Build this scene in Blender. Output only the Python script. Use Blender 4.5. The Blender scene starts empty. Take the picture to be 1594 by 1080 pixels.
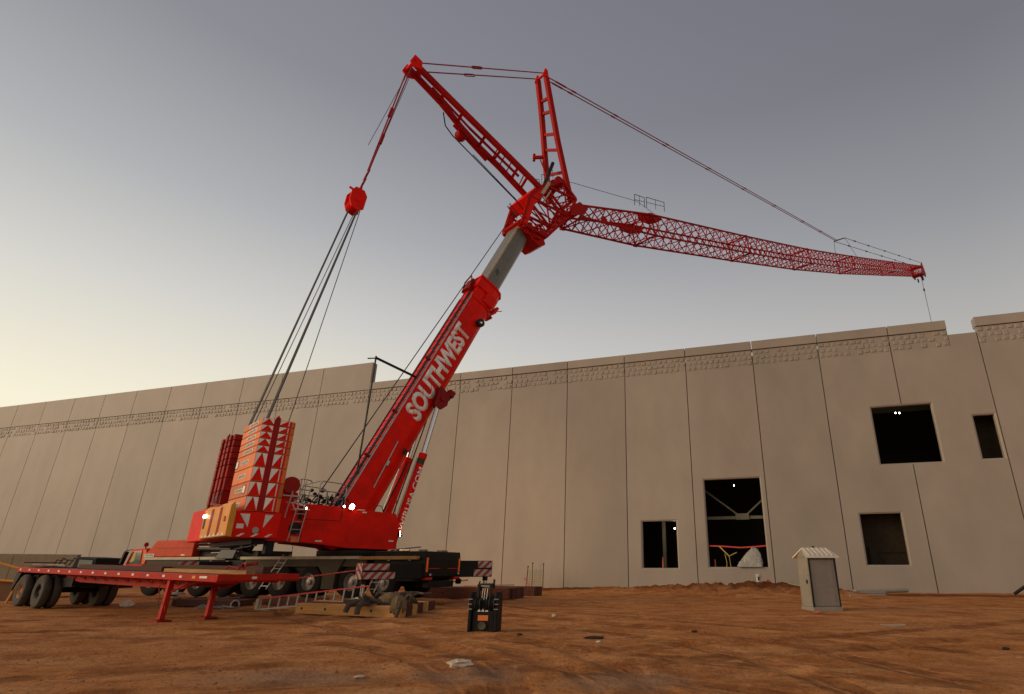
import bpy, bmesh, math, random
from mathutils import Vector, Matrix
R = math.radians
random.seed(7)
S = bpy.context.scene
COL = S.collection

# ------------------------------------------------------------------ camera
cam = bpy.data.cameras.new('camera'); camo = bpy.data.objects.new('camera', cam); COL.objects.link(camo)
cam.sensor_width = 36.0; cam.lens = 889.09/1594*36; cam.shift_x = -132.07/1594
cam.clip_end = 3000; camo.location = (0, 0, 1.63); camo.rotation_euler = (R(90+20.976), 0, 0)
S.camera = camo

# ------------------------------------------------------------------ world / sun / exposure
SUN_EL, SUN_AZ = 7.0, 252.0        # azimuth, clockwise from +Y: the glow lies to the left
w = bpy.data.worlds.new('World'); S.world = w; w.use_nodes = True
nt = w.node_tree; N = nt.nodes; L = nt.links; N.clear()
def nd(t, **k):
    n = N.new(t)
    for a, b in k.items(): setattr(n, a, b)
    return n
out = nd('ShaderNodeOutputWorld'); bg = nd('ShaderNodeBackground'); L.new(bg.outputs[0], out.inputs[0])
tc = nd('ShaderNodeTexCoord'); nrm = nd('ShaderNodeVectorMath', operation='NORMALIZE'); L.new(tc.outputs['Generated'], nrm.inputs[0])
sep = nd('ShaderNodeSeparateXYZ'); L.new(nrm.outputs[0], sep.inputs[0])
rp = nd('ShaderNodeValToRGB'); L.new(sep.outputs[2], rp.inputs[0])
stops = [(0.0, (.62,.55,.42)), (.2, (.63,.585,.48)), (.36, (.455,.445,.435)), (.5, (.305,.308,.330)), (.67, (.193,.195,.222)), (1.0, (.13,.132,.16))]
el = rp.color_ramp.elements
while len(el) < len(stops): el.new(.5)
for e, (p, c) in zip(el, stops): e.position = p; e.color = (*c, 1)
dt = nd('ShaderNodeVectorMath', operation='DOT_PRODUCT'); L.new(nrm.outputs[0], dt.inputs[0]); dt.inputs[1].default_value = (-.95, .3, 0)
mr = nd('ShaderNodeMapRange'); L.new(dt.outputs['Value'], mr.inputs[0])
mr.inputs[1].default_value = -.3; mr.inputs[2].default_value = .9; mr.inputs[3].default_value = 1.0; mr.inputs[4].default_value = 1.57
vs = nd('ShaderNodeVectorMath', operation='SCALE'); L.new(rp.outputs[0], vs.inputs[0]); L.new(mr.outputs[0], vs.inputs['Scale'])
tn = nd('ShaderNodeMix', data_type='RGBA'); mr2 = nd('ShaderNodeMapRange'); L.new(dt.outputs['Value'], mr2.inputs[0]); mr2.inputs[1].default_value = .4; mr2.inputs[2].default_value = .9
L.new(mr2.outputs[0], tn.inputs[0]); tn.inputs[6].default_value = (1, 1, 1, 1); tn.inputs[7].default_value = (1.04, 1.04, .985, 1)
vm = nd('ShaderNodeVectorMath', operation='MULTIPLY'); L.new(vs.outputs[0], vm.inputs[0]); L.new(tn.outputs[2], vm.inputs[1]); vs = vm
sky = nd('ShaderNodeTexSky', sky_type='NISHITA', sun_disc=False, sun_elevation=R(SUN_EL), sun_rotation=R(SUN_AZ))
sk = nd('ShaderNodeVectorMath', operation='SCALE'); L.new(sky.outputs[0], sk.inputs[0]); sk.inputs['Scale'].default_value = .05
mx = nd('ShaderNodeMix', data_type='RGBA'); mx.inputs[0].default_value = .08
L.new(vs.outputs[0], mx.inputs[6]); L.new(sk.outputs[0], mx.inputs[7])
L.new(mx.outputs[2], bg.inputs[0]); bg.inputs[1].default_value = 1.0
sun = bpy.data.lights.new('sun', 'SUN'); suno = bpy.data.objects.new('sun', sun); COL.objects.link(suno)
sun.energy = 1.5; sun.angle = R(32); sun.color = (1.0, .74, .46)
a = R(SUN_AZ); sd = Vector((math.sin(a)*math.cos(R(SUN_EL+10)), math.cos(a)*math.cos(R(SUN_EL+10)), math.sin(R(SUN_EL+10))))
suno.rotation_euler = sd.to_track_quat('Z', 'Y').to_euler()
S.view_settings.view_transform = 'Standard'; S.view_settings.look = 'None'; S.view_settings.exposure = 0.0; S.view_settings.gamma = 1.0

# ------------------------------------------------------------------ materials
def mat(name, col, rough=.6, metal=0.0, var=.12, scale=3.0, dirt=None, dirt_amt=.35, bump=0.0, emit=None, spec=.5, stretch=None):
    m = bpy.data.materials.new(name); m.use_nodes = True; t = m.node_tree; n = t.nodes; l = t.links
    b = n['Principled BSDF']; b.inputs['Roughness'].default_value = rough; b.inputs['Metallic'].default_value = metal
    b.inputs['Specular IOR Level'].default_value = spec
    c = n.new('ShaderNodeTexCoord'); mp = n.new('ShaderNodeMapping'); l.new(c.outputs['Object'], mp.inputs[0])
    if stretch: mp.inputs['Scale'].default_value = stretch
    no = n.new('ShaderNodeTexNoise'); no.inputs['Scale'].default_value = scale; no.inputs['Detail'].default_value = 6; no.inputs['Roughness'].default_value = .62
    l.new(mp.outputs[0], no.inputs[0])
    r = n.new('ShaderNodeMapRange'); l.new(no.outputs[0], r.inputs[0]); r.inputs[1].default_value = .3; r.inputs[2].default_value = .7
    r.inputs[3].default_value = 1-var; r.inputs[4].default_value = 1+var
    v = n.new('ShaderNodeVectorMath'); v.operation = 'SCALE'; v.inputs[0].default_value = col; l.new(r.outputs[0], v.inputs['Scale'])
    src = v.outputs[0]
    if dirt:
        n2 = n.new('ShaderNodeTexNoise'); n2.inputs['Scale'].default_value = scale*.45; n2.inputs['Detail'].default_value = 8; n2.inputs['Roughness'].default_value = .7
        l.new(mp.outputs[0], n2.inputs[0])
        r2 = n.new('ShaderNodeMapRange'); l.new(n2.outputs[0], r2.inputs[0]); r2.inputs[1].default_value = .45; r2.inputs[2].default_value = .75
        r2.inputs[3].default_value = 0; r2.inputs[4].default_value = dirt_amt
        m2 = n.new('ShaderNodeMix'); m2.data_type = 'RGBA'; l.new(r2.outputs[0], m2.inputs[0]); l.new(src, m2.inputs[6]); m2.inputs[7].default_value = (*dirt, 1)
        src = m2.outputs[2]
    l.new(src, b.inputs['Base Color'])
    if bump:
        bp = n.new('ShaderNodeBump'); bp.inputs['Strength'].default_value = bump; bp.inputs['Distance'].default_value = .02; l.new(no.outputs[0], bp.inputs['Height']); l.new(bp.outputs[0], b.inputs['Normal'])
    if emit:
        b.inputs['Emission Color'].default_value = (*emit[0], 1); b.inputs['Emission Strength'].default_value = emit[1]
    return m
DUST = (.22,.11,.06)
M = dict(
 red=mat('crane_red_paint', (.86,.010,.002), .42, spec=.10, dirt=(.42,.012,.005), dirt_amt=.6, scale=1.7, var=.16),
 redlat=mat('lattice_red_paint', (.44,.008,.004), .5, spec=.08, dirt=(.20,.008,.004), dirt_amt=.6, scale=.8),
 reddark=mat('dark_red_paint', (.33,.008,.005), .55, spec=.2, dirt=(.1,.02,.01)),
 orange=mat('orange_paint', (.88,.24,.065), .45, spec=.2, dirt=(.55,.13,.035), dirt_amt=.5, scale=1.6),
 yellow=mat('yellow_orange_paint', (.80,.33,.05), .45, spec=.2, dirt=(.4,.15,.05), scale=2),
 white=mat('white_paint', (.80,.76,.68), .5, dirt=(.35,.28,.22), scale=4),
 lettering=mat('lettering_white', (.97,.94,.88), .5, dirt=(.7,.62,.55), dirt_amt=.3, scale=2),
 cream=mat('cream_edge_paint', (.50,.43,.30), .5, dirt=DUST),
 black=mat('black_chassis_paint', (.010,.009,.008), .5, spec=.18, dirt=(.035,.02,.013), dirt_amt=.4),
 dark=mat('dark_machinery', (.017,.015,.014), .5, spec=.25, dirt=(.05,.03,.02)),
 steel=mat('bare_steel', (.36,.35,.33), .35, metal=.8, dirt=(.2,.15,.1)),
 chrome=mat('chromed_rod', (.62,.62,.60), .18, metal=1, var=.04),
 rope=mat('wire_rope', (.035,.03,.03), .6),
 telegrey=mat('grey_boom_paint', (.15,.15,.13), .4, dirt=(.24,.21,.16), dirt_amt=.35, scale=1.2),
 tyre=mat('tyre_rubber', (.014,.012,.011), .85, spec=.2, dirt=(.06,.035,.022), dirt_amt=.5, scale=5, bump=.3),
 tyre2=mat('dusty_tyre_rubber', (.06,.05,.038), .9, dirt=(.15,.105,.065), dirt_amt=.7, scale=4, bump=.3),
 rim=mat('wheel_rim_paint', (.34,.31,.28), .4, metal=.4, dirt=DUST),
 rimor=mat('orange_rim', (.42,.19,.07), .6, dirt=(.2,.08,.04)),
 glass=mat('dark_glass', (.05,.06,.055), .06, var=.02),
 wall=mat('painted_concrete', (.350,.300,.252), .55, var=.04, scale=.35, dirt=(.297,.252,.21), dirt_amt=.45, bump=.15, stretch=(1,1,.6)),
 walldark=mat('joint_sealant', (.07,.05,.035), .9),
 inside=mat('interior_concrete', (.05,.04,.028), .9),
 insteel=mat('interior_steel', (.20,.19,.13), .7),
 tan=mat('barrier_concrete', (.22,.17,.11), .9, dirt=(.12,.08,.05)),
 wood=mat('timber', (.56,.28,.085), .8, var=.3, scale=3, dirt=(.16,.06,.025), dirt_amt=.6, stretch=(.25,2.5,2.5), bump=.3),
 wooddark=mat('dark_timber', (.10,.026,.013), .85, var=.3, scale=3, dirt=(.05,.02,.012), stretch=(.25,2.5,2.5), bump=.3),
 trailer=mat('trailer_red_paint', (.47,.018,.007), .5, spec=.12, dirt=(.2,.025,.012), dirt_amt=.6, scale=1.5),
 potty=mat('beige_plastic', (.27,.25,.205), .55, dirt=(.2,.165,.11), scale=2),
 pottydoor=mat('grey_brown_plastic', (.235,.20,.175), .55, dirt=(.15,.11,.08), scale=2, stretch=(1,1,.3)),
 pottyroof=mat('white_plastic_roof', (.72,.64,.52), .5, dirt=(.45,.36,.27)),
 lamp=mat('lamp_glow', (1,.9,.7), .5, emit=((1.0,.72,.36), 60)),
 lampw=mat('white_lamp_glow', (1,1,1), .5, emit=((1.0,.92,.8), 25)),
 reflor=mat('orange_reflector', (.9,.16,.03), .3, emit=((1,.15,.02), .05)),
 taill=mat('red_tail_lens', (.5,.008,.012), .3),
 rope_y=mat('yellow_strap', (.6,.45,.12), .7), tape=mat('red_barrier_tape', (.65,.07,.05), .6),
 conem=mat('orange_cone_plastic', (.65,.14,.04), .5), sheet=mat('grey_plastic_sheet', (.36,.34,.30), .4, scale=6, var=.3, bump=.6),
 cloth=mat('crumpled_white_fabric', (.62,.50,.38), .9, bump=.5, scale=8), sling=mat('grey_brown_sling', (.085,.06,.038), .9, bump=.5, scale=9),
 blue=mat('dark_blue_grey_paint', (.009,.010,.013), .5, spec=.15, dirt=(.03,.018,.012)),
 alu=mat('aluminium', (.42,.38,.33), .4, metal=.5), khaki=mat('khaki_panel', (.07,.052,.028), .6, spec=.2, dirt=(.05,.03,.016)),
 greyplate=mat('grey_plate', (.10,.11,.115), .5), bucketw=mat('white_bucket_plastic', (.66,.60,.52), .5, dirt=(.3,.22,.18), scale=9),
 debris=mat('dark_debris', (.05,.03,.02), .9), pvc=mat('pale_pipe', (.42,.35,.27), .6), yelg=mat('yellow_green_mesh', (.25,.22,.08), .8),
 dashm=mat('yellow_curtain', (.6,.52,.16), .8), teal=mat('teal_fabric', (.07,.12,.10), .8))
_m = M['wall'].node_tree; _b = _m.nodes['Principled BSDF']; _src = _b.inputs['Base Color'].links[0].from_socket
_oi = _m.nodes.new('ShaderNodeObjectInfo'); _r = _m.nodes.new('ShaderNodeMapRange'); _m.links.new(_oi.outputs['Random'], _r.inputs[0]); _r.inputs[3].default_value = .94; _r.inputs[4].default_value = 1.05
_tc = _m.nodes.new('ShaderNodeTexCoord'); _mp = _m.nodes.new('ShaderNodeMapping'); _mp.inputs['Scale'].default_value = (.5, 1, .28); _m.links.new(_tc.outputs['Object'], _mp.inputs[0])
_n = _m.nodes.new('ShaderNodeTexNoise'); _n.inputs['Scale'].default_value = .8; _n.inputs['Detail'].default_value = 7; _n.inputs['Roughness'].default_value = .55; _m.links.new(_mp.outputs[0], _n.inputs[0])
_r2 = _m.nodes.new('ShaderNodeMapRange'); _m.links.new(_n.outputs[0], _r2.inputs[0]); _r2.inputs[1].default_value = .35; _r2.inputs[2].default_value = .7; _r2.inputs[3].default_value = 1.04; _r2.inputs[4].default_value = .90
_k = _m.nodes.new('ShaderNodeMath'); _k.operation = 'MULTIPLY'; _m.links.new(_r.outputs[0], _k.inputs[0]); _m.links.new(_r2.outputs[0], _k.inputs[1])
_v = _m.nodes.new('ShaderNodeVectorMath'); _v.operation = 'SCALE'; _m.links.new(_src, _v.inputs[0]); _m.links.new(_k.outputs[0], _v.inputs['Scale']); _m.links.new(_v.outputs[0], _b.inputs['Base Color'])
for _k in ('orange', 'reddark', 'wood', 'wooddark'):
    _t = M[_k].node_tree; _bb = _t.nodes['Principled BSDF']; _s = _bb.inputs['Base Color'].links[0].from_socket; _o = _t.nodes.new('ShaderNodeObjectInfo'); _q = _t.nodes.new('ShaderNodeMapRange')
    _t.links.new(_o.outputs['Random'], _q.inputs[0]); _q.inputs[3].default_value = .72; _q.inputs[4].default_value = 1.18; _w = _t.nodes.new('ShaderNodeVectorMath'); _w.operation = 'SCALE'
    _t.links.new(_s, _w.inputs[0]); _t.links.new(_q.outputs[0], _w.inputs['Scale']); _t.links.new(_w.outputs[0], _bb.inputs['Base Color'])
def stripes(name, c1, c2, k, sx=1.0, sy=0.0, sz=1.0, duty=.5):
    m = bpy.data.materials.new(name); m.use_nodes = True; t = m.node_tree; n = t.nodes; l = t.links; b = n['Principled BSDF']; b.inputs['Roughness'].default_value = .5
    c = n.new('ShaderNodeTexCoord'); d = n.new('ShaderNodeVectorMath'); d.operation = 'DOT_PRODUCT'; l.new(c.outputs['Object'], d.inputs[0]); d.inputs[1].default_value = (sx*k, sy*k, sz*k)
    f = n.new('ShaderNodeMath'); f.operation = 'FRACT'; l.new(d.outputs['Value'], f.inputs[0])
    g = n.new('ShaderNodeMath'); g.operation = 'GREATER_THAN'; l.new(f.outputs[0], g.inputs[0]); g.inputs[1].default_value = duty
    x = n.new('ShaderNodeMix'); x.data_type = 'RGBA'; l.new(g.outputs[0], x.inputs[0]); x.inputs[6].default_value = (*c1, 1); x.inputs[7].default_value = (*c2, 1)
    no = n.new('ShaderNodeTexNoise'); no.inputs['Scale'].default_value = 5; l.new(c.outputs['Object'], no.inputs[0])
    x2 = n.new('ShaderNodeMix'); x2.data_type = 'RGBA'; x2.blend_type = 'MULTIPLY'; x2.inputs[0].default_value = .5; l.new(x.outputs[2], x2.inputs[6]); l.new(no.outputs[0], x2.inputs[7])
    l.new(x2.outputs[2], b.inputs['Base Color']); return m
M['haz'] = stripes('red_white_hazard_stripes', (.62,.55,.48), (.50,.03,.02), 2.6)
M['haz2'] = stripes('red_white_hazard_stripes_reversed', (.62,.55,.48), (.50,.03,.02), 2.6, sx=-1.0)
TRACKS = ((-10.39, 6.45, 8.77), (-10.8, 7.5, 9.55), (33.9, 53.5, 52.5), (-32.05, 93.93, 86.67), (-10.8, 7.5, 14.2), (33.9, 53.5, 46.0))
# ------------------------------------------------------------------ ground material
def ground_mat():
    m = bpy.data.materials.new('red_brown_dirt'); m.use_nodes = True; t = m.node_tree; n = t.nodes; l = t.links; b = n['Principled BSDF']
    b.inputs['Roughness'].default_value = .95; b.inputs['Specular IOR Level'].default_value = .15
    c = n.new('ShaderNodeTexCoord')
    def noise(scale, det=8, rg=.6, st=(1,1,1), rot=0):
        mp = n.new('ShaderNodeMapping'); mp.inputs['Scale'].default_value = st; mp.inputs['Rotation'].default_value = (0,0,rot); l.new(c.outputs['Object'], mp.inputs[0])
        x = n.new('ShaderNodeTexNoise'); x.inputs['Scale'].default_value = scale; x.inputs['Detail'].default_value = det; x.inputs['Roughness'].default_value = rg; l.new(mp.outputs[0], x.inputs[0]); return x.outputs[0]
    def mrg(s, a0, a1, b0, b1):
        r = n.new('ShaderNodeMapRange'); l.new(s, r.inputs[0])
        for i, v in enumerate((a0, a1, b0, b1)): r.inputs[i+1].default_value = v
        return r.outputs[0]
    def mix(f, A, B):
        x = n.new('ShaderNodeMix'); x.data_type = 'RGBA'; l.new(f, x.inputs[0])
        for s, i in ((A, 6), (B, 7)):
            if isinstance(s, tuple): x.inputs[i].default_value = (*s, 1)
            else: l.new(s, x.inputs[i])
        return x.outputs[2]
    big = noise(.12, 5); mid = noise(.9, 8, .65); fine = noise(9, 6, .7); str_ = noise(.7, 9, .7, (.55, 1.5, 1), .35); tr = noise(.5, 8, .72, (1, 1, 1), -.55)
    col = mix(mrg(big, .35, .65, 0, 1), (.58,.225,.068), (.68,.30,.11))
    col = mix(mrg(mid, .42, .62, 0, .9), col, (.42,.14,.033))
    col = mix(mrg(str_, .48, .66, 0, .9), col, (.72,.35,.14))
    col = mix(mrg(tr, .52, .62, 0, .7), col, (.34,.11,.027))
    col = mix(mrg(fine, .5, .75, 0, .7), col, (.2,.065,.02))
    tk = None; mod = noise(.45, 5, .6); trd = None
    spx = n.new('ShaderNodeSeparateXYZ'); l.new(c.outputs['Object'], spx.inputs[0])
    def mth(op, a, b=None, cc=None):
        q = n.new('ShaderNodeMath'); q.operation = op
        for i_, v in enumerate((a, b, cc)):
            if v is None: continue
            if isinstance(v, (int, float)): q.inputs[i_].default_value = v
            else: l.new(v, q.inputs[i_])
        return q.outputs[0]
    for (cx, cy, r0) in TRACKS:
        dx = mth('SUBTRACT', spx.outputs[0], cx); dy = mth('SUBTRACT', spx.outputs[1], cy)
        rr = mth('SQRT', mth('ADD', mth('MULTIPLY', dx, dx), mth('MULTIPLY', dy, dy)))
        an = mth('MULTIPLY', mth('ARCTAN2', dy, dx), r0*11.0)
        for o_ in (0, .36, 1.95, 2.31):
            e = mth('ABSOLUTE', mth('SUBTRACT', rr, r0+o_)); mk = mrg(e, .10, .17, 1, 0)
            tk = mk if tk is None else mth('MAXIMUM', tk, mk)
        tr_ = mth('MULTIPLY', mth('SINE', mth('ADD', an, mth('MULTIPLY', rr, 14.0))), 1.0); trd = tr_ if trd is None else trd
    tk = mth('MULTIPLY', tk, mrg(mod, .38, .58, 0, 1))
    col = mix(mth('MULTIPLY', tk, .8), col, (.27,.095,.027))
    # grey patches of spilled lime and mud, each a shape of its own on the ground
    for (x, y, rx, ry) in ((-4.8,10.2,1.7,.8), (-2.0,10.4,1.0,1.0), (.45,9.9,1.2,.9), (-8.0,24.5,2.0,1.1)):
        mp = n.new('ShaderNodeMapping'); mp.vector_type = 'TEXTURE'; mp.inputs['Location'].default_value = (x, y, 0); mp.inputs['Scale'].default_value = (rx, ry, 50); l.new(c.outputs['Object'], mp.inputs[0])
        ln = n.new('ShaderNodeVectorMath'); ln.operation = 'LENGTH'; l.new(mp.outputs[0], ln.inputs[0])
        ad = n.new('ShaderNodeMath'); ad.operation = 'MULTIPLY_ADD'; l.new(str_, ad.inputs[0]); ad.inputs[1].default_value = 1.6; l.new(ln.outputs['Value'], ad.inputs[2])
        col = mix(mrg(ad.outputs[0], 1.25, 1.85, .5, 0), col, (.34,.235,.16))
    for (x, y, rx, ry) in ((7.5,41.0,8.5,3.2), (13.5,38.2,7,2.4), (-1.5,44,7,2.2), (22,36.5,10,1.6), (-9,45,9,2.5)):   # freshly dug, darker soil along the footing
        mp = n.new('ShaderNodeMapping'); mp.vector_type = 'TEXTURE'; mp.inputs['Location'].default_value = (x, y, 0); mp.inputs['Rotation'].default_value = (0,0,-.31); mp.inputs['Scale'].default_value = (rx, ry, 50); l.new(c.outputs['Object'], mp.inputs[0])
        ln = n.new('ShaderNodeVectorMath'); ln.operation = 'LENGTH'; l.new(mp.outputs[0], ln.inputs[0])
        ad = n.new('ShaderNodeMath'); ad.operation = 'MULTIPLY_ADD'; l.new(mid, ad.inputs[0]); ad.inputs[1].default_value = 1.8; l.new(ln.outputs['Value'], ad.inputs[2])
        col = mix(mrg(ad.outputs[0], 1.45, 1.95, .85, 0), col, (.175,.055,.016))
    l.new(col, b.inputs['Base Color'])
    s1 = n.new('ShaderNodeMath'); s1.operation = 'MULTIPLY_ADD'; l.new(mid, s1.inputs[0]); s1.inputs[1].default_value = 2.2; l.new(fine, s1.inputs[2])
    s2 = n.new('ShaderNodeMath'); s2.operation = 'MULTIPLY_ADD'; l.new(tr, s2.inputs[0]); s2.inputs[1].default_value = 2.0; l.new(s1.outputs[0], s2.inputs[2])
    s3 = mth('ADD', s2.outputs[0], mth('MULTIPLY', tk, mth('ADD', mth('MULTIPLY', trd, .35), -.6)))
    bp = n.new('ShaderNodeBump'); bp.inputs['Strength'].default_value = 1.0; bp.inputs['Distance'].default_value = .10; l.new(s3, bp.inputs['Height']); l.new(bp.outputs[0], b.inputs['Normal'])
    return m
M['ground'] = ground_mat()

# ------------------------------------------------------------------ mesh helpers
class MB:
    def __init__(s): s.v = []; s.f = []; s.slots = []
    def slot(s, m): s.slots.append((len(s.f), m)); return s
    def add(s, vs, fs):
        o = len(s.v); s.v += [tuple(p) for p in vs]; s.f += [tuple(i+o for i in q) for q in fs]; return s
    def box(s, x0, x1, y0, y1, z0, z1):
        return s.add([(x0,y0,z0),(x1,y0,z0),(x1,y1,z0),(x0,y1,z0),(x0,y0,z1),(x1,y0,z1),(x1,y1,z1),(x0,y1,z1)],
                     [(0,3,2,1),(4,5,6,7),(0,1,5,4),(1,2,6,5),(2,3,7,6),(3,0,4,7)])
    def prism(s, pts, y0, y1):      # pts in (x,z), extruded in y
        n = len(pts); A = sum(pts[i][0]*pts[(i+1)%n][1]-pts[(i+1)%n][0]*pts[i][1] for i in range(n))
        if A < 0: pts = pts[::-1]
        vs = [(x,y0,z) for x,z in pts]+[(x,y1,z) for x,z in pts]
        return s.add(vs, [tuple(range(n)), tuple(range(2*n-1, n-1, -1))]+[(i, n+i, n+(i+1)%n, (i+1)%n) for i in range(n)])
    def prismx(s, pts, x0, x1):     # pts in (y,z), extruded in x
        n = len(pts); A = sum(pts[i][0]*pts[(i+1)%n][1]-pts[(i+1)%n][0]*pts[i][1] for i in range(n))
        if A < 0: pts = pts[::-1]
        vs = [(x0,y,z) for y,z in pts]+[(x1,y,z) for y,z in pts]
        return s.add(vs, [tuple(range(n-1,-1,-1)), tuple(range(n, 2*n))]+[(i, (i+1)%n, n+(i+1)%n, n+i) for i in range(n)])
    def _fr(s, p, q, up=None):
        p = Vector(p); q = Vector(q); d = (q-p).normalized(); u = Vector(up) if up else (Vector((0,0,1)) if abs(d.z) < .95 else Vector((0,1,0)))
        sd = d.cross(u).normalized(); u = sd.cross(d); return p, q, sd, u
    def bar(s, p, q, w, h, up=None, w2=None, h2=None):
        p, q, a, u = s._fr(p, q, up); w2 = w if w2 is None else w2; h2 = h if h2 is None else h2; vs = []
        for c, W, H in ((p, w, h), (q, w2, h2)):
            vs += [c-a*W/2-u*H/2, c+a*W/2-u*H/2, c+a*W/2+u*H/2, c-a*W/2+u*H/2]
        return s.add(vs, [(0,3,2,1),(4,5,6,7),(0,1,5,4),(1,2,6,5),(2,3,7,6),(3,0,4,7)][0:6] and [(0,1,2,3),(7,6,5,4),(0,4,5,1),(1,5,6,2),(2,6,7,3),(3,7,4,0)])
    def tube(s, p, q, r, n=8, r2=None, cap=True):
        p, q, a, u = s._fr(p, q); r2 = r if r2 is None else r2; vs = []
        for c, rr in ((p, r), (q, r2)):
            vs += [c+a*rr*math.cos(2*math.pi*i/n)+u*rr*math.sin(2*math.pi*i/n) for i in range(n)]
        fs = [(i, n+i, n+(i+1)%n, (i+1)%n) for i in range(n)]
        if cap: fs += [tuple(range(n)), tuple(range(2*n-1, n-1, -1))]
        return s.add(vs, fs)
    def poly(s, pts, r, n=6):
        for i in range(len(pts)-1): s.tube(pts[i], pts[i+1], r, n)
        return s
    def lathe(s, prof, c, ax=1, n=28):   # prof: (radius, axial); axis 0/1/2 through c
        vs = []; 
        for r, h in prof:
            for i in range(n):
                t = 2*math.pi*i/n; p = [0,0,0]; p[ax] = h; p[(ax+1)%3] = r*math.cos(t); p[(ax+2)%3] = r*math.sin(t); vs.append((p[0]+c[0], p[1]+c[1], p[2]+c[2]))
        m = len(prof)
        return s.add(vs, [(k*n+i, k*n+(i+1)%n, (k+1)*n+(i+1)%n, (k+1)*n+i) for k in range(m-1) for i in range(n)])
    def blob(s, c, rx, ry, rz, seed=0, amp=.3, n=12, m=7):
        rnd = random.Random(seed); vs = []; 
        for k in range(m+1):
            ph = math.pi*k/m
            for i in range(n):
                th = 2*math.pi*i/n; f = 1+rnd.uniform(-amp, amp)
                vs.append((c[0]+rx*f*math.sin(ph)*math.cos(th), c[1]+ry*f*math.sin(ph)*math.sin(th), c[2]+rz*(1+rnd.uniform(-amp,amp)*.5)*math.cos(ph)))
        return s.add(vs, [(k*n+i, (k+1)*n+i, (k+1)*n+(i+1)%n, k*n+(i+1)%n) for k in range(m) for i in range(n)])
    def build(s, name, m, parent=None, mw=None, bevel=0, smooth=False):
        me = bpy.data.meshes.new(name); me.from_pydata(s.v, [], s.f); me.update()
        for st, mm in s.slots:
            me.materials.append(M[mm] if isinstance(mm, str) else mm)
        if s.slots:
            for p in me.polygons: p.material_index = sum(p.index >= st for st, _ in s.slots)
        bm = bmesh.new(); bm.from_mesh(me); bmesh.ops.recalc_face_normals(bm, faces=bm.faces); bm.to_mesh(me); bm.free()
        o = bpy.data.objects.new(name, me); COL.objects.link(o)
        M0 = M[m] if isinstance(m, str) else m
        if s.slots: me.materials.append(M0); ms = list(me.materials); me.materials.clear(); [me.materials.append(q) for q in [ms[-1]]+ms[:-1]]
        else: me.materials.append(M0)
        if parent: o.parent = parent
        if mw is not None: o.matrix_local = mw
        if bevel:
            b = o.modifiers.new('bevel', 'BEVEL'); b.width = bevel; b.segments = 2; b.limit_method = 'ANGLE'; b.angle_limit = R(40)
        if smooth:
            for p in me.polygons: p.use_smooth = True
            me.set_sharp_from_angle(angle=R(40))
        return o
def tag(o, label=None, cat=None, group=None, kind=None):
    if label: o['label'] = label
    if cat: o['category'] = cat
    if group: o['group'] = group
    if kind: o['kind'] = kind
    return o
def empty(name, loc, rz, label, cat, group=None):
    o = bpy.data.objects.new(name, None); COL.objects.link(o); o.location = loc; o.rotation_euler = (0,0,rz); o.empty_display_size = .3
    return tag(o, label, cat, group)
def text_mesh(body, size, ext=.003, shear=0, bold=0, spacing=1.0):
    cu = bpy.data.curves.new('lettering', 'FONT'); cu.body = body; cu.size = size; cu.shear = shear; cu.offset = bold; cu.space_character = spacing
    cu.extrude = ext; cu.resolution_u = 3
    o = bpy.data.objects.new('tmp', cu); COL.objects.link(o); dg = bpy.context.evaluated_depsgraph_get(); dg.update()
    me = bpy.data.meshes.new_from_object(o.evaluated_get(dg)); bpy.data.objects.remove(o); return me
def place_text(name, body, mt, parent, origin, xd, yd, width, height, shear=0, bold=0, ext=.003, wrap=None, bend=None):
    me = text_mesh(body, 1.0, 0.0, shear, bold)
    xs = [v.co.x for v in me.vertices]; ys = [v.co.y for v in me.vertices]; x0, x1, y0, y1 = min(xs), max(xs), min(ys), max(ys)
    X = Vector(xd).normalized(); Y = Vector(yd).normalized(); Z = X.cross(Y); O = Vector(origin)
    bm = bmesh.new(); bm.from_mesh(me)
    if wrap:
        for k in range(1, 9):
            bmesh.ops.bisect_plane(bm, geom=list(bm.verts)+list(bm.edges)+list(bm.faces), plane_co=(0, y0+(y1-y0)*k/9, 0), plane_no=(0,1,0))
    bmesh.ops.triangulate(bm, faces=bm.faces)
    for v in bm.verts:
        u = (v.co.x-x0)/(x1-x0)*width; q = (v.co.y-y0)/(y1-y0)*height
        if wrap:   # onto a cylinder of radius wrap
            th = (q-height/2)/wrap; v.co = O+X*u+Y*(wrap*math.sin(th))+Z*(wrap*math.cos(th))
        else: v.co = O+X*u+Y*q
    r = bmesh.ops.extrude_face_region(bm, geom=list(bm.faces))
    for v in [g for g in r['geom'] if isinstance(g, bmesh.types.BMVert)]: v.co += Z*ext
    bmesh.ops.recalc_face_normals(bm, faces=bm.faces)
    bm.to_mesh(me); bm.free()
    o = bpy.data.objects.new(name, me); COL.objects.link(o); o.parent = parent; me.materials.clear(); me.materials.append(M[mt]); return o
def copy_tree(o, parent=None):
    c = o.copy(); COL.objects.link(c); c.parent = parent; c.matrix_local = o.matrix_local.copy()
    for ch in list(o.children): copy_tree(ch, c)
    return c

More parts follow.
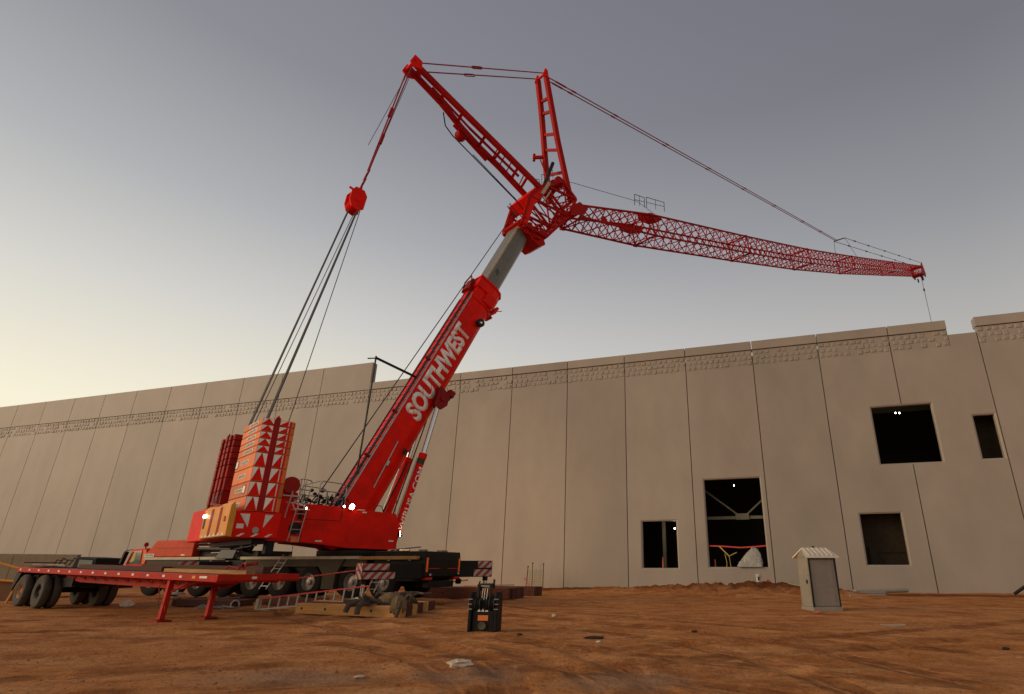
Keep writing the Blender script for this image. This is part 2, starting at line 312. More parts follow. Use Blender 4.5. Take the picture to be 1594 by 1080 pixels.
# ================================================================== SETTING
WD = 47.11; PSI = .3094; WU = Vector((math.cos(PSI), -math.sin(PSI), 0)); WN = Vector((math.sin(PSI), math.cos(PSI), 0))
def wall_y(x): return (WD-x*math.sin(PSI))/math.cos(PSI)      # y of the facade line above x
from mathutils import noise as NZ
def gz(x, y):
    d = math.hypot(x, y); z = .05*NZ.noise(Vector((x*.25, y*.25, 0)))+.022*NZ.noise(Vector((x*1.1, y*1.1, 3)))+.010*NZ.noise(Vector((x*3.5, y*3.5, 7)))
    if d > 90: z *= 90/d
    for (cx, cy, r0) in TRACKS:
        q = math.hypot(x-cx, y-cy)-r0
        for o_ in (.18, 2.13):
            e = (q-o_)/.26
            if abs(e) < 3.5: z += (-.045*math.exp(-e*e)+.030*math.exp(-(abs(e)-1.6)**2*2.2))*(.65+.6*NZ.noise(Vector((x*.7, y*.7, 11))))
    z += .012*NZ.noise(Vector((x*9, y*9, 13))) if y < 22 else 0
    # distance in front of the facade and position along it
    dw = WD-(x*WN.x+y*WN.y); sw = x*WU.x+y*WU.y-WD*0
    if -1 < dw < 12:
        z += (.10+.08*NZ.noise(Vector((sw*.5, 0, 1))))*math.exp(-((dw-.3)/1.3)**2)
        lump = .75+.45*NZ.noise(Vector((x*.55, y*.55, 9)))+.25*NZ.noise(Vector((x*1.6, y*1.6, 4)))
        m = 0
        for (cx, cy, rx, ry, h) in ((8.4,39.8,2.8,2.6,.50), (5.4,40.6,2.6,2.6,.34), (2.0,41.6,3.4,2.4,.26), (11.6,38.8,2.4,2.4,.52), (13.9,36.6,2.2,2.0,.34), (-2.5,43.6,3.4,1.6,.20), (8.8,35.2,3.0,1.6,.16)):
            m += h*math.exp(-((x-cx)/rx)**2-((y-cy)/ry)**2)
        z += m*lump + min(1, m*3)*(.17*abs(NZ.noise(Vector((x*2.2, y*2.2, 5))))+.10*NZ.noise(Vector((x*5, y*5, 2))))
    return z
def ground():
    xs = []; ys = []
    def axis(lo, hi, a, b, fine, coarse_n, g):
        p = []; c = a
        while c < b: p.append(c); c += fine
        p.append(b)
        for i in range(1, coarse_n+1): p.append(b+(hi-b)*(i/coarse_n)**g)
        return sorted(set([a-(a-lo)*(i/coarse_n)**g for i in range(1, coarse_n+1)]+p))
    xs = axis(-1200, 1200, -34, 30, .13, 24, 2.6); ys = axis(-1200, 1500, 5, 21, .1, 24, 2.6)
    ys = [v for v in ys if v <= 21]+[21+.2*i for i in range(1, 146)]+[50+1450*(i/24)**2.6 for i in range(1, 25)]
    b = MB(); nx = len(xs)
    b.v = [(x, y, gz(x, y)) for y in ys for x in xs]
    b.f = [(j*nx+i, j*nx+i+1, (j+1)*nx+i+1, (j+1)*nx+i) for j in range(len(ys)-1) for i in range(nx-1)]
    o = b.build('ground', 'ground'); 
    for p in o.data.polygons: p.use_smooth = True
    tag(o, kind='structure')
ground()

# ------------------------------------------------------------------ warehouse
WH = empty('warehouse', (0, WD*1.0, 0), -PSI, 'long tall tilt-up concrete warehouse shell with open window holes behind the crane', 'warehouse')
WH.location = (WN.x*WD*math.cos(PSI)*0, 0, 0)
WH.location = (0, WD, 0)                 # facade line passes through (0, WD); local x along it, y inwards
seams = [-103.6,-98.4,-93.1,-87.9,-82.6,-77.3,-72.05,-66.84,-61.6,-56.37,-50.95,-45.64,-40.28,-34.95,-29.64,-23.6,-18.9,-13.39,-8.05,-2.71,2.5,7.72,13.1,18.06,23.13,28.9,34.2,39.5,44.8,50.1,55.4]
holes = [(3.64,6.31,1.49,4.84), (8.6,12.72,1.56,7.79), (19.2,21.79,1.70,5.01), (21.1,25.02,8.36,12.47), (27.43,28.71,8.41,11.40)]
T = .32; ZB, ZT = 16.6, 17.87
rb = random.Random(3)
def panel_mesh(x0, x1, z0, z1, hs):
    xs = sorted(set([x0, x1]+[min(max(h[i], x0), x1) for h in hs for i in (0, 1)])); zs = sorted(set([z0, z1]+[h[i] for h in hs for i in (2, 3)]))
    b = MB()
    inh = lambda x, z: any(h[0] < x < h[1] and h[2] < z < h[3] for h in hs)
    for i in range(len(xs)-1):
        for j in range(len(zs)-1):
            xa, xb, za, zb = xs[i], xs[i+1], zs[j], zs[j+1]
            if inh((xa+xb)/2, (za+zb)/2): continue
            for y, fl in ((0, 0), (T, 1)):
                q = [(xa,y,za),(xb,y,za),(xb,y,zb),(xa,y,zb)]; b.add(q if not fl else q[::-1], [(0,1,2,3)])
            def side(ok, q):
                if ok: b.add(q, [(0,1,2,3)])
            eps = 1e-3
            side(i == 0 or inh(xa-eps, (za+zb)/2), [(xa,0,za),(xa,T,za),(xa,T,zb),(xa,0,zb)])
            side(i == len(xs)-2 or inh(xb+eps, (za+zb)/2), [(xb,0,za),(xb,0,zb),(xb,T,zb),(xb,T,za)])
            side(j == 0 or inh((xa+xb)/2, za-eps), [(xa,0,za),(xb,0,za),(xb,T,za),(xa,T,za)])
            side(j == len(zs)-2 or inh((xa+xb)/2, zb+eps), [(xa,0,zb),(xa,T,zb),(xb,T,zb),(xb,0,zb)])
    bm = bmesh.new(); 
    return b
G = .032
CH = .10
trims = holes; holes = [(h[0]-CH, h[1]+CH, h[2]-CH, h[3]+CH) for h in trims]
for h in trims:
    x0, x1, z0, z1 = h; o4 = [(x0-CH,0,z0-CH),(x1+CH,0,z0-CH),(x1+CH,0,z1+CH),(x0-CH,0,z1+CH)]; i4 = [(x0,.06,z0),(x1,.06,z0),(x1,.06,z1),(x0,.06,z1)]; k4 = [(x0,T+.04,z0),(x1,T+.04,z0),(x1,T+.04,z1),(x0,T+.04,z1)]; j4 = [(p[0],T+.04,p[2]) for p in o4]
    MB().add(o4+i4+k4+j4, [(i, (i+1)%4, 4+(i+1)%4, 4+i) for i in range(4)]+[(4+i, 4+(i+1)%4, 8+(i+1)%4, 8+i) for i in range(4)]+[(8+i, 8+(i+1)%4, 12+(i+1)%4, 12+i) for i in range(4)]).build('opening_trim', 'wall', WH)
for k in range(len(seams)-1):
    x0, x1 = seams[k]+G, seams[k+1]-G
    hs = [(max(h[0], x0-1), min(h[1], x1+1), h[2], h[3]) for h in holes if h[0] < x1 and h[1] > x0]
    notch = abs(seams[k]-23.13) < .01
    b = panel_mesh(x0, x1, -.4, ZB if not notch else ZB, hs); p = b.build('wall_panel', 'wall', WH)
    # relief band: a recessed strip covered with small raised blocks of random size
    bx1 = 27.06 if notch else x1
    b = MB(); b.box(x0, bx1, 0.0, T, ZB+.002, ZT)
    n = int((bx1-x0)/.44); cw = (bx1-x0)/n; rows = 3; ch = (ZT-ZB)/rows
    for i in range(n):
        for j in range(rows):
            if rb.random() < .93:
                w_ = cw*rb.choice((.6, .7, .8)); h_ = ch*rb.choice((.6, .7, .8)); cx = x0+cw*(i+.5+rb.uniform(-.06,.06)+.25*(j % 2)); cz = ZB+ch*(j+.5+rb.uniform(-.06,.06)); d = rb.choice((.035, .045, .06))
                xa, xb, za, zb = max(x0, cx-w_/2), min(bx1, cx+w_/2), cz-h_/2, cz+h_/2; q = .045
                b.add([(xa,.001,za),(xb,.001,za),(xb,.001,zb),(xa,.001,zb),(xa+q,-d,za+q),(xb-q,-d,za+q),(xb-q,-d,zb-q),(xa+q,-d,zb-q)], [(0,1,5,4),(1,2,6,5),(2,3,7,6),(3,0,4,7),(4,5,6,7)])
    b.build('relief_band', 'wall', WH)
    top = 20.78 if seams[k] < -23.7 else 18.62
    b = MB()
    if notch:
        b.box(x0, 27.06, -.10, T+.3, ZT+.05, top); b.box(27.08, x1, -.001, T, ZB+.004, 17.49)
    else: b.box(x0, x1, -.10 if top < 20 else -.06, T+.3, ZT+.05, top)
    b.build('parapet', 'wall', WH)
b = MB()                                       # dark sealant behind the joints, split round the openings
for k in range(1, len(seams)-1):
    z = -.3
    for h in sorted([h for h in holes if h[0] < seams[k] < h[1]], key=lambda h: h[2]): b.box(seams[k]-.05, seams[k]+.05, .035, T-.02, z, h[2]); z = h[3]
    b.box(seams[k]-.05, seams[k]+.05, .035, T-.02, z, 17.4)
b.box(seams[0], -23.6, .03, T-.02, 17.8, 17.97); b.box(-23.6, 27.0, .03, T-.02, 17.8, 17.97); b.box(28.95, seams[-1], .03, T-.02, 17.8, 17.97)
b.build('joint_sealant', 'walldark', WH)
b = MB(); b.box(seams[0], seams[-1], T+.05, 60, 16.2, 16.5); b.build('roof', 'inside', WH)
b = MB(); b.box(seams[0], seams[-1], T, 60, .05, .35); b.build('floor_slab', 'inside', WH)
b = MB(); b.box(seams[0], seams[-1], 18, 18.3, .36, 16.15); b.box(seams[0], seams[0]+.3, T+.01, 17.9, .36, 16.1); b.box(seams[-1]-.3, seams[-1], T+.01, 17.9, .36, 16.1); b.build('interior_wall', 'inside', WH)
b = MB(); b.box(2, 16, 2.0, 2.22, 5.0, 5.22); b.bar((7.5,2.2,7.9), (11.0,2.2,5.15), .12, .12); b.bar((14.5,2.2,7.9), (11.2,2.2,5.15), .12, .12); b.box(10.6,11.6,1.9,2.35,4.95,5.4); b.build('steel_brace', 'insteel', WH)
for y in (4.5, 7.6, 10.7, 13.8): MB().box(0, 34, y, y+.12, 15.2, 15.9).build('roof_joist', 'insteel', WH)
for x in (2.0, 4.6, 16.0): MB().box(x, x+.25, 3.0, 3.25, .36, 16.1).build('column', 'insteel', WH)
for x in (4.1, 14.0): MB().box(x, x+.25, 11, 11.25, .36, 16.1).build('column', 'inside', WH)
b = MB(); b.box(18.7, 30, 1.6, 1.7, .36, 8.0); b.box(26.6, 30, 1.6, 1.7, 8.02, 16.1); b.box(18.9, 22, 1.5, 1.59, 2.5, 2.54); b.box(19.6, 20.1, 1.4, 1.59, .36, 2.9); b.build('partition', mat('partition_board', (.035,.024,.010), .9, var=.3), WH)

def wpos(s, dy, z): p = Vector((0, WD, 0))+WU*s+WN*dy; return (p.x, p.y, z)
def label_grid(): pass
# things standing in and by the openings
def cone(loc, lab, h=.95, r=.16):
    t = empty('traffic_cone', loc, 0, lab, 'traffic cone', 'tall orange cones standing inside the openings')
    b = MB(); b.lathe([(r, .04), (r*.8, .05), (.035, h), (0.001, h)], (0,0,0), 2, 16); b.build('cone_body', 'conem', t)
    b = MB(); b.lathe([(r*.45, h*.55), (r*.33, h*.72)], (0,0,0), 2, 16); b.lathe([(r*.33, h*.78), (r*.22, h*.9)], (0,0,0), 2, 16); b.build('reflective_band', 'white', t)
    MB().box(-.2,.2,-.2,.2,0,.04).build('base', 'dark', t)
cone(wpos(5.0, .9, .35), 'orange and white cone standing inside the small square window hole', 1.9, .16)
cone(wpos(8.95, .7, .35), 'orange cone with white band at the left inside the tall door opening', 1.75, .17)
p0 = [wpos(8.63, .2, 3.02), wpos(9.6, .2, 2.98), wpos(10.9, .2, 2.88), wpos(12.2, .2, 2.95), wpos(12.70, .2, 3.0)]
b = MB()
for i in range(4): b.bar(p0[i], p0[i+1], .02, .09)
tag(b.build('barrier_tape', 'tape'), 'red barrier tape stretched across the tall door opening', 'barrier tape')
b = MB(); b.poly([wpos(9.4,.17,2.98), wpos(9.75,.15,2.6), wpos(10.05,.15,2.3)], .045); b.poly([wpos(10.05,.15,2.3), wpos(10.6,.15,2.55)], .03); b.poly([wpos(10.05,.15,2.3), wpos(10.12,.15,1.57)], .02); b.poly([wpos(9.75,.17,2.45), wpos(9.85,.15,1.9), wpos(9.83,.15,1.57)], .02)
tag(b.build('hanging_strap', 'rope_y'), 'yellow strap hanging off the red tape in the door opening', 'strap')
# crumpled plastic sheet
b = MB(); rs = random.Random(5); gx, gy = 14, 10
prof = lambda u: [.05, .28, .42, .55, .72, .8, .98, 1.05, 1.2, 1.38, 1.3, 1.22, 1.15, .95, .3][int(u*14)]
vs = []
for i in range(gx+1):
    for j in range(gy+1):
        u = i/gx; h = prof(u)*min(1, (j/gy)*3.2)*(1-.25*(j/gy-.4)**2); q = wpos(10.6+1.75*u+rs.uniform(-.05,.05), .1+j/gy*.9-.3, 1.57+max(0, h)+rs.uniform(-.07,.07)*(h > .1)); vs.append(q)
b.add(vs, [(i*(gy+1)+j, (i+1)*(gy+1)+j, (i+1)*(gy+1)+j+1, i*(gy+1)+j+1) for i in range(gx) for j in range(gy)])
o = b.build('plastic_sheet', 'sheet'); tag(o, 'crumpled grey plastic sheet heaped on the sill of the tall door opening', 'plastic sheet')
for (s, d, z, r_) in ((10.1,9,8.4,.04), (5.77,2.2,4.4,.045), (23.93,7,13.54,.045), (24.26,7.2,13.56,.045)):
    b = MB(); b.lathe([(.001, -r_), (r_*.7, -r_*.7), (r_, 0), (r_*.7, r_*.7), (.001, r_)], (0,0,0), 2, 10); b.lathe([(r_*.4, r_*.6), (r_*.4, r_*1.8), (0.001, r_*1.8)], (0,0,0), 2, 8)
    o = b.build('work_light', 'lampw'); o.location = wpos(s, d, z)
    if r_ > .044:
        li = bpy.data.lights.new('light', 'POINT'); li.energy = 25; li.color = (1,.85,.6); li.shadow_soft_size = .1; lo = bpy.data.objects.new('light', li); COL.objects.link(lo); lo.parent = o; lo.location = (0,-.3,0)
    tag(o, {10.1:'tiny work light high in the dark of the tall door opening', 5.77:'tiny light near the upper right corner of the small window hole', 23.93:'left one of two close small lights under the roof in the big upper window hole', 24.26:'right one of two close small lights under the roof in the big upper window hole'}[s], 'work light', 'lights inside the warehouse')
# bucket, red rag, boards, pipes, scaffold by the wall
BY = max([37.5+i*.1 for i in range(35)], key=lambda y: (gz(.2625*y, y)-1.63)/y)
t = empty('bucket', (.2625*BY, BY, gz(.2625*BY, BY)-.03), 0, 'white plastic bucket with dark print on the dirt mound by the wall', 'bucket')
b = MB(); b.lathe([(.001,0), (.14,0), (.17,.42), (.175,.42), (.18,.48), (.16,.48), (.13,.03), (.001,.03)], (0,0,0), 2, 20); b.build('bucket_body', 'bucketw', t, smooth=True)
MB().box(-.09,.02,-.178,-.165,.1,.33).build('printed_panel', 'dark', t); b = MB(); b.poly([(-.17,0,.42), (-.13,-.16,.3), (0,-.2,.27), (.13,-.16,.3), (.17,0,.42)], .008); b.build('handle', 'steel', t)
b = MB(); b.blob((0,0,.12), .2,.14,.16, 4, .4); o = b.build('red_rag', 'tape'); o.location = (.2625*BY+.62, BY, gz(.2625*BY+.62,BY)-.03); tag(o, 'small red rag lying right of the white bucket on the mound', 'rag')
b = MB(); b.bar((12.0,39.3,gz(12.0,39.3)+.05), (13.1,35.2,gz(13.1,35.2)+.06), .16, .05); tag(b.build('plank', 'pvc'), 'weathered plank sloping down the mound behind the portable toilet', 'plank')
b = MB(); b.tube((15.2,36.6,.22), (19.1,38.2,.24), .13, 14); b.tube((15.2,36.1,.16), (17.2,37.1,.12), .08, 10); tag(b.build('pipe', 'pvc'), 'pale pipes lying on the dirt along the wall right of the toilet', 'pipe')
b = MB(); b.tube((13.9,34.2,.1), (16.3,35.2,.1), .05, 10); tag(b.build('thin_pipe', 'pvc'), 'thin dusty pipe poking out right behind the portable toilet', 'pipe')
t = empty('scaffold_frame', (-4.6, 46.9, .05), -PSI, 'small yellow-green mesh frame with dark capped posts standing at the wall', 'scaffold frame')
for x, h, lean in ((-.85, 1.5, .12), (-.35, 1.75, 0), (.55, 1.7, 0)): b = MB(); b.tube((x,0,0), (x+lean,0,h), .028, 6); b.tube((x+lean,0,h), (x+lean,0,h+.07), .07, 8); b.build('post', 'dark', t)
b = MB()
for i in range(8): b.tube((-.8, 0, .15+i*.16), (.55, 0, .1+i*.165), .012, 5)
for i in range(8): b.tube((-.75+i*.18, 0, .1), (-.72+i*.18, 0, 1.32), .012, 5)
b.build('mesh_panel', 'yelg', t); MB().tube((-.95,-.2,.75), (-.35,-.25,.05), .035, 6).build('diagonal_brace', 'tape', t)
# far-left low concrete wall and yellow steel frame
t = empty('concrete_barrier', (-46, 46.5, 0), R(-4), 'low weathered concrete wall with slanted end at the far left', 'wall')
b = MB(); b.prism([(-16,-.2), (7.0,-.2), (6.5,1.3), (6.72,2.44), (-16,2.66)], 0, .3); b.build('wall_slab', 'tan', t); 
b = MB(); b.box(-16,6.73,-.04,.34,2.665-.0,2.72); 
for x in (-12,-7.5,-3,1.5): MB().box(x, x+.04, -.006, 0.02, 0, 2.4).build('joint', 'walldark', t)
t = empty('yellow_frame', (-27.5, 28.9, 0), R(10), 'bent yellow steel frame standing left behind the trailer', 'steel frame')
b = MB(); b.poly([(-1.6,0,1.9), (-.6,0,1.75), (.5,0,1.45), (.15,0,0)], .05, 8); b.build('outer_tube', 'yellow', t); MB().poly([(-1.6,0,1.1), (.3,0,.95)], .05, 8).build('cross_tube', 'yellow', t)
MB().poly([(-1.2,.3,1.8), (-1.4,.3,.0)], .05, 8).build('leg', 'yellow', t); MB().box(-2.2,.3,.1,.2,.1,.95).build('sheet_plate', mat('rust_brown_plate', (.2,.09,.04), .8), t)
# dark pickup truck behind the trailer
t = empty('pickup_truck', (-29.6, 35.2, 0), R(-3), 'dark pickup truck parked behind the trailer with boards on its back', 'pickup truck')
b = MB(); b.prism([(-2.9,.45), (2.6,.45), (2.6,1.15), (1.65,1.25), (1.62,2.05), (.4,2.12), (.15,1.2), (-2.9,1.15)], -.95, .95); b.build('body', 'blue', t, bevel=.05)
MB().prism([(.62,1.35), (1.42,1.35), (1.42,1.92), (.62,1.96)], -.975, -.94).build('side_window', mat('hazy_window_glass', (.20,.24,.21), .2), t)
for x in (-2.0, 1.7):
    wv = MB().lathe([(.12,-.12), (.33,-.13), (.38,-.08), (.38,.08), (.33,.13), (.12,.12)], (x,-.85,.38), 1, 20).build('wheel', 'tyre', t); MB().lathe([(.001,-.14), (.2,-.12), (.22,-.125)], (x,-.85,.38), 1, 16).build('rim', 'rim', wv)
t2 = empty('lumber_stack', (-31.1, 34.9, 1.16), R(-3), 'loose pale boards and dark bars piled on the pickup truck', 'lumber')
rs = random.Random(9)
for i in range(7): b = MB(); b.bar((rs.uniform(-1.5,-.4), rs.uniform(-.7,.5), .06+i*.1), (rs.uniform(.2,1.4), rs.uniform(-.7,.5), .05+i*.1+rs.uniform(-.05,.12)), .2, .05); b.build('board', 'pvc' if i % 3 else 'dark', t2)
b = MB()
for i in range(4): b.poly([(-.2+i*.3,.3,.5), (-.1+i*.35,.3,.8+.1*(i % 2)), (.25+i*.33,.3,.75)], .03)
b.build('dark_bars', 'dark', t2)

# ================================================================== CRANE
CX, CY = -12.174, 30.046
CR = empty('mobile_crane', (CX, CY, 0), R(45), 'huge red mobile crane with raised boom and lattice jib on a black nine-axle carrier', 'crane')
CARR = Matrix.Rotation(-PSI-R(45), 4, 'Z')                    # carrier frame: x to its rear, y away from the camera
PHI = R(65.3)
BOOM = Matrix.Rotation(-PHI, 4, 'Y')                          # boom frame: x along the boom, z on its upper side
def P(name, b, m, bevel=0, mw=None, parent=None, smooth=False): return b.build(name, m, parent or CR, mw, bevel, smooth)
# ---- carrier
b = MB(); b.box(-12.0,5.0,-1.2,1.2,1.25,1.96); b.box(-8.5,5.0,-.6,.6,.75,1.25)
P('chassis', b, 'black', .02, CARR)
b = MB(); b.box(-11.9,3.3,-1.5,1.5,1.965,2.03); P('deck_plate', b, 'dark', 0, CARR)
b = MB(); b.box(-11.9,-8.0,-1.53,-1.49,1.93,2.06); b.box(-7.95,-6.3,-1.53,-1.49,1.93,2.06); b.box(-5.3,1.9,-1.53,-1.49,1.93,2.06); b.box(3.0,5.0,-1.53,-1.49,1.95,2.02); P('deck_edge', b, 'cream', 0, CARR)
b = MB(); b.box(-11.7,-8.3,-1.48,-1.42,1.55,1.92); b.box(-5.0,2.2,-1.48,-1.42,1.60,1.92); P('side_skirt', b, 'khaki', .01, CARR)
b = MB(); b.prism([(-.7,1.92), (.98,1.92), (.60,1.25), (.58,.62), (-.12,.62), (-.14,1.25)], -1.56, -1.1); P('outrigger_box', b, 'khaki', .02, CARR)
b = MB(); b.prism([(2.6,2.27), (5.25,2.25), (5.31,1.9), (5.31,1.2), (5.0,1.0), (3.9,.98), (3.7,1.12), (2.6,1.12)], -1.5, 1.5); rear = P('rear_box', b, 'black', .03, CARR)
MB().box(5.313,5.34,-1.44,-1.32,1.38,1.98).build('reflector_strip', 'reflor', rear); MB().box(5.313,5.34,1.28,1.40,1.38,1.98).build('reflector_strip', 'reflor', rear)
MB().box(5.313,5.33,-1.3,-.35,1.505,1.54).build('red_line', 'taill', rear); MB().box(5.313,5.33,.3,1.25,1.505,1.54).build('red_line', 'taill', rear)
for y in (-1.15, 1.22): MB().box(5.1,5.36,y-.22,y+.22,1.04,1.16).build('tail_lamp', 'taill', rear, bevel=.02)
for y, z in ((-1.1,1.27), (1.3,1.3)): MB().lathe([(.001,-.02), (.05,-.01), (.05,.03)], (5.34,y,z), 0, 12).build('lamp', 'white', rear)
b = MB(); b.box(5.0,5.3,-1.1,1.0,.72,1.0); b.lathe([(.12,-.1),(.12,.1)], (5.4,1.25,.95), 0, 12); P('tow_beam', b, 'black', .02, CARR)
for x in (3.3, 4.4): MB().box(x, x+.14, -1.512, -1.5, 1.86, 1.9).build('label_plate', 'white', rear)
b = MB(); b.box(4.0,4.3,-.2,.1,2.27,2.36); b.box(4.6,4.9,.4,.9,2.26,2.33); b.tube((3.2,-1.2,2.32), (4.6,-.9,2.45), .03); b.tube((2.9,-1.0,2.3), (4.2,-1.2,2.3), .04); P('rear_fittings', b, 'steel', 0, CARR)
# wheels: one built, the others copied
def wheel(x, y):
    wo = MB().lathe([(.36,-.2), (.60,-.215), (.70,-.17), (.74,-.08), (.74,.08), (.70,.17), (.60,.215), (.36,.2)], (0,0,0), 1, 40).build('wheel', 'tyre', CR, None, 0, True)
    b = MB(); b.lathe([(.37,-.2), (.35,-.215), (.31,-.13), (.30,-.08), (.12,-.10), (.11,-.19), (.001,-.2)], (0,0,0), 1, 28); 
    for i in range(10): t = 2*math.pi*i/10; b.tube((.19*math.cos(t),-.12,.19*math.sin(t)), (.19*math.cos(t),-.08,.19*math.sin(t)), .018, 6)
    b.slot('dark')
    for i in range(8): t = 2*math.pi*i/8; b.tube((.25*math.cos(t),-.098,.25*math.sin(t)), (.25*math.cos(t),-.082,.25*math.sin(t)), .036, 10)
    b.build('rim', 'rim', wo, None, 0, True)
    wo.matrix_local = CARR @ Matrix.Translation((x, y, .93)); return wo
W0 = wheel(3.15, -1.28)
for x in (1.44,-.95,-2.67,-4.35,-6.2,-7.85,-9.5,-11.1):
    c = copy_tree(W0, CR); c.matrix_local = CARR @ Matrix.Translation((x, -1.28, .93))
for x in (3.15,1.44,-.95,-2.67,-4.35,-6.2,-7.85,-9.5,-11.1):
    c = copy_tree(W0, CR); c.matrix_local = CARR @ Matrix.Translation((x, 1.28, .93)) @ Matrix.Rotation(math.pi, 4, 'Z')
# driver cab
b = MB(); b.prism([(-13.25,1.25), (-13.35,1.7), (-13.05,2.48), (-12.1,2.52), (-11.9,1.95), (-11.85,1.25)], -1.4, 1.3); cab = P('driver_cab', b, 'red', .05, CARR)
MB().prism([(-13.12,1.72), (-12.92,2.38), (-12.32,2.40), (-12.22,1.72)], -1.425, -1.39).build('side_window', 'glass', cab)
MB().prism([(-13.02,1.85), (-12.86,2.33), (-12.68,2.34), (-12.72,1.8)], -1.432, -1.42).build('curtain', 'dashm', cab)
MB().prism([(-13.02,1.74), (-12.6,1.95), (-12.3,1.92), (-12.3,1.74)], -1.433, -1.421).build('seat_cover', 'teal', cab)
b = MB(); b.bar((-13.42,-1.55,1.75), (-13.25,-1.55,2.35), .12, .2); b.poly([(-13.05,-1.4,2.45), (-13.35,-1.55,2.4)], .02); b.build('mirror', 'black', cab)
MB().lathe([(.05,0), (.1,.02), (.11,.12), (.07,.2), (.001,.21)], (-12.7,-1.0,2.62), 2, 14).build('beacon', 'reddark', cab); MB().tube((-12.7,-1,2.48), (-12.7,-1,2.64), .03).build('beacon_post', 'dark', cab)
MB().prism([(-12.05,1.5), (-12.25,2.42), (-12.02,2.45), (-11.88,1.9)], -1.412, -1.395).build('door_edge', 'orange', cab)
b = MB(); b.prism([(-12.05,2.1), (-11.35,2.9), (-8.65,2.9), (-8.65,2.07), (-12.0,2.07)], -1.45, 1.2); hood = P('engine_hood', b, mat('hood_red_warm_lit', (.66,.055,.008), .42, spec=.15, dirt=(.4,.03,.01), dirt_amt=.7), .05, CARR)  # hood shares the crane red; warm light on it is painted in as orange
MB().box(-11.2,-8.7,-1.46,-1.448,2.50,2.515).build('panel_joint', 'dark', hood)
MB().box(-12.0,-11.3,-1.468,-1.455,2.08,2.23).build('name_plate', 'white', hood); place_text('lettering', 'LIEBHERR', 'dark', hood, (-11.96,-1.47,2.115), (1,0,0), (0,0,1), .62, .09)
MB().poly([(-9.7,-.6,2.9), (-9.65,-.6,3.25), (-9.85,-.6,3.55), (-10.1,-.6,3.7)], .07, 8).build('exhaust_pipe', 'dark', hood)
for x in (-9.4,): MB().box(x, x+.25,-1.462,-1.45,2.13,2.2).build('small_label', 'white', hood)
b = MB(); b.box(-8.6,-4.7,-1.1,1.1,2.04,2.35); b.box(-8.5,-7.3,-1.3,.9,2.35,2.62); b.tube((-8.5,-1.3,2.7), (-5.0,-1.25,2.78), .06); b.tube((-8.4,-1.35,2.45), (-6.2,-1.35,2.4), .1, 10); b.tube((-6.8,-1.3,2.3), (-4.8,-1.2,2.6), .05)
b.lathe([(.28,-.1),(.3,0),(.28,.1),(.001,.1)], (-5.3,-1.2,2.55), 1, 18); b.lathe([(.2,-.3),(.2,.5),(.001,.5)], (-7.0,-1.1,2.75), 0, 14); P('deck_machinery', b, 'dark', 0, CARR)
b = MB(); b.tube((-8.3,-1.42,2.55), (-6.9,-1.42,2.52), .035); b.tube((-7.4,-1.42,2.25), (-5.6,-1.42,2.3), .03); b.tube((-7.8,-1.38,2.72), (-6.6,-1.38,2.7), .03); P('pipework', b, 'cream', 0, CARR)
MB().prism([(-6.9,1.98), (-6.55,2.38), (-5.55,2.38), (-5.7,1.98)], -1.62, -1.54).build('grey_box', 'greyplate', CR, CARR, .01)
for x, z in ((-7.3,1.8), (-6.6,1.72), (-6.2,1.8)): MB().box(x, x+.13, -1.5, -1.48, z, z+.07).build('small_label', 'white', CR, CARR)
b = MB(); b.box(-8.4,-5.1,-1.47,-1.3,1.3,1.9); P('tool_locker', b, 'blue', .02, CARR)
# plank resting on the deck edge is its own thing
b = MB(); b.box(0,3.05,0,.24,0,.14); o = b.build('deck_plank', 'wood', bevel=.01); o.matrix_world = Matrix.Translation((CX,CY,0)) @ Matrix.Rotation(-PSI,4,'Z') @ Matrix.Translation((1.95,-1.78,1.9)); tag(o, 'long orange-brown timber plank lying on the side of the crane carrier', 'plank')
# outriggers: beams with striped ends, jacks and pads
def outrigger(p, q, z0, z1, padz, mA, mB, stripes_len=1.3, wdt=.5):
    p = Vector((*p, 0)); q = Vector((*q, 0)); d = (q-p); Ln = d.length; ang = math.atan2(d.y, d.x)
    mw = CARR @ Matrix.Translation((p.x, p.y, 0)) @ Matrix.Rotation(ang, 4, 'Z')
    o = MB().box(0, Ln, -wdt/2, wdt/2, z0, z1).build('outrigger_beam', 'black', CR, mw, .02)
    zm = (z0+z1)/2
    for sy in (-1, 1):
        ya, yb = (wdt/2+.003, wdt/2+.012) if sy > 0 else (-wdt/2-.012, -wdt/2-.003)
        MB().box(Ln-stripes_len, Ln-.02, ya, yb, z0+.03, zm-.03).build('stripe_panel', mA, o); MB().box(Ln-stripes_len*.8, Ln-.02, ya, yb, zm+.05, z1-.02).build('stripe_panel', mA, o)
    MB().box(Ln+.003, Ln+.012, -wdt/2+.02, wdt/2-.02, z0+.02, z1-.02).build('end_plate', mB, o)
    MB().lathe([(.001,z0), (.13,z0), (.13,z0-.18), (.001,z0-.18)], (Ln-.25,0,0), 2, 16).build('jack_housing', 'black', o)
    MB().lathe([(.09,z0-.15), (.09,padz+.08)], (Ln-.25,0,0), 2, 16).build('jack_rod', 'chrome', o)
    MB().lathe([(.001,padz+.1), (.2,padz+.1), (.36,padz+.04), (.36,padz), (.001,padz)], (Ln-.25,0,0), 2, 20).build('jack_pad', 'cream', o)
M['hazv'] = stripes('red_white_hazard_stripes_end', (.62,.55,.48), (.50,.03,.02), 3.2, sx=0, sy=1, sz=1)
outrigger((5.0,-1.3), (3.95,-4.1), 1.10, 1.74, .36, 'haz', 'hazv', 1.5)
outrigger((3.6,.6), (6.0,3.3), 1.12, 1.88, .62, 'haz2', 'hazv', .95)
outrigger((-6.0,-1.3), (-7.6,-2.9), 1.35, 1.85, .36, 'haz', 'hazv', 1.1)
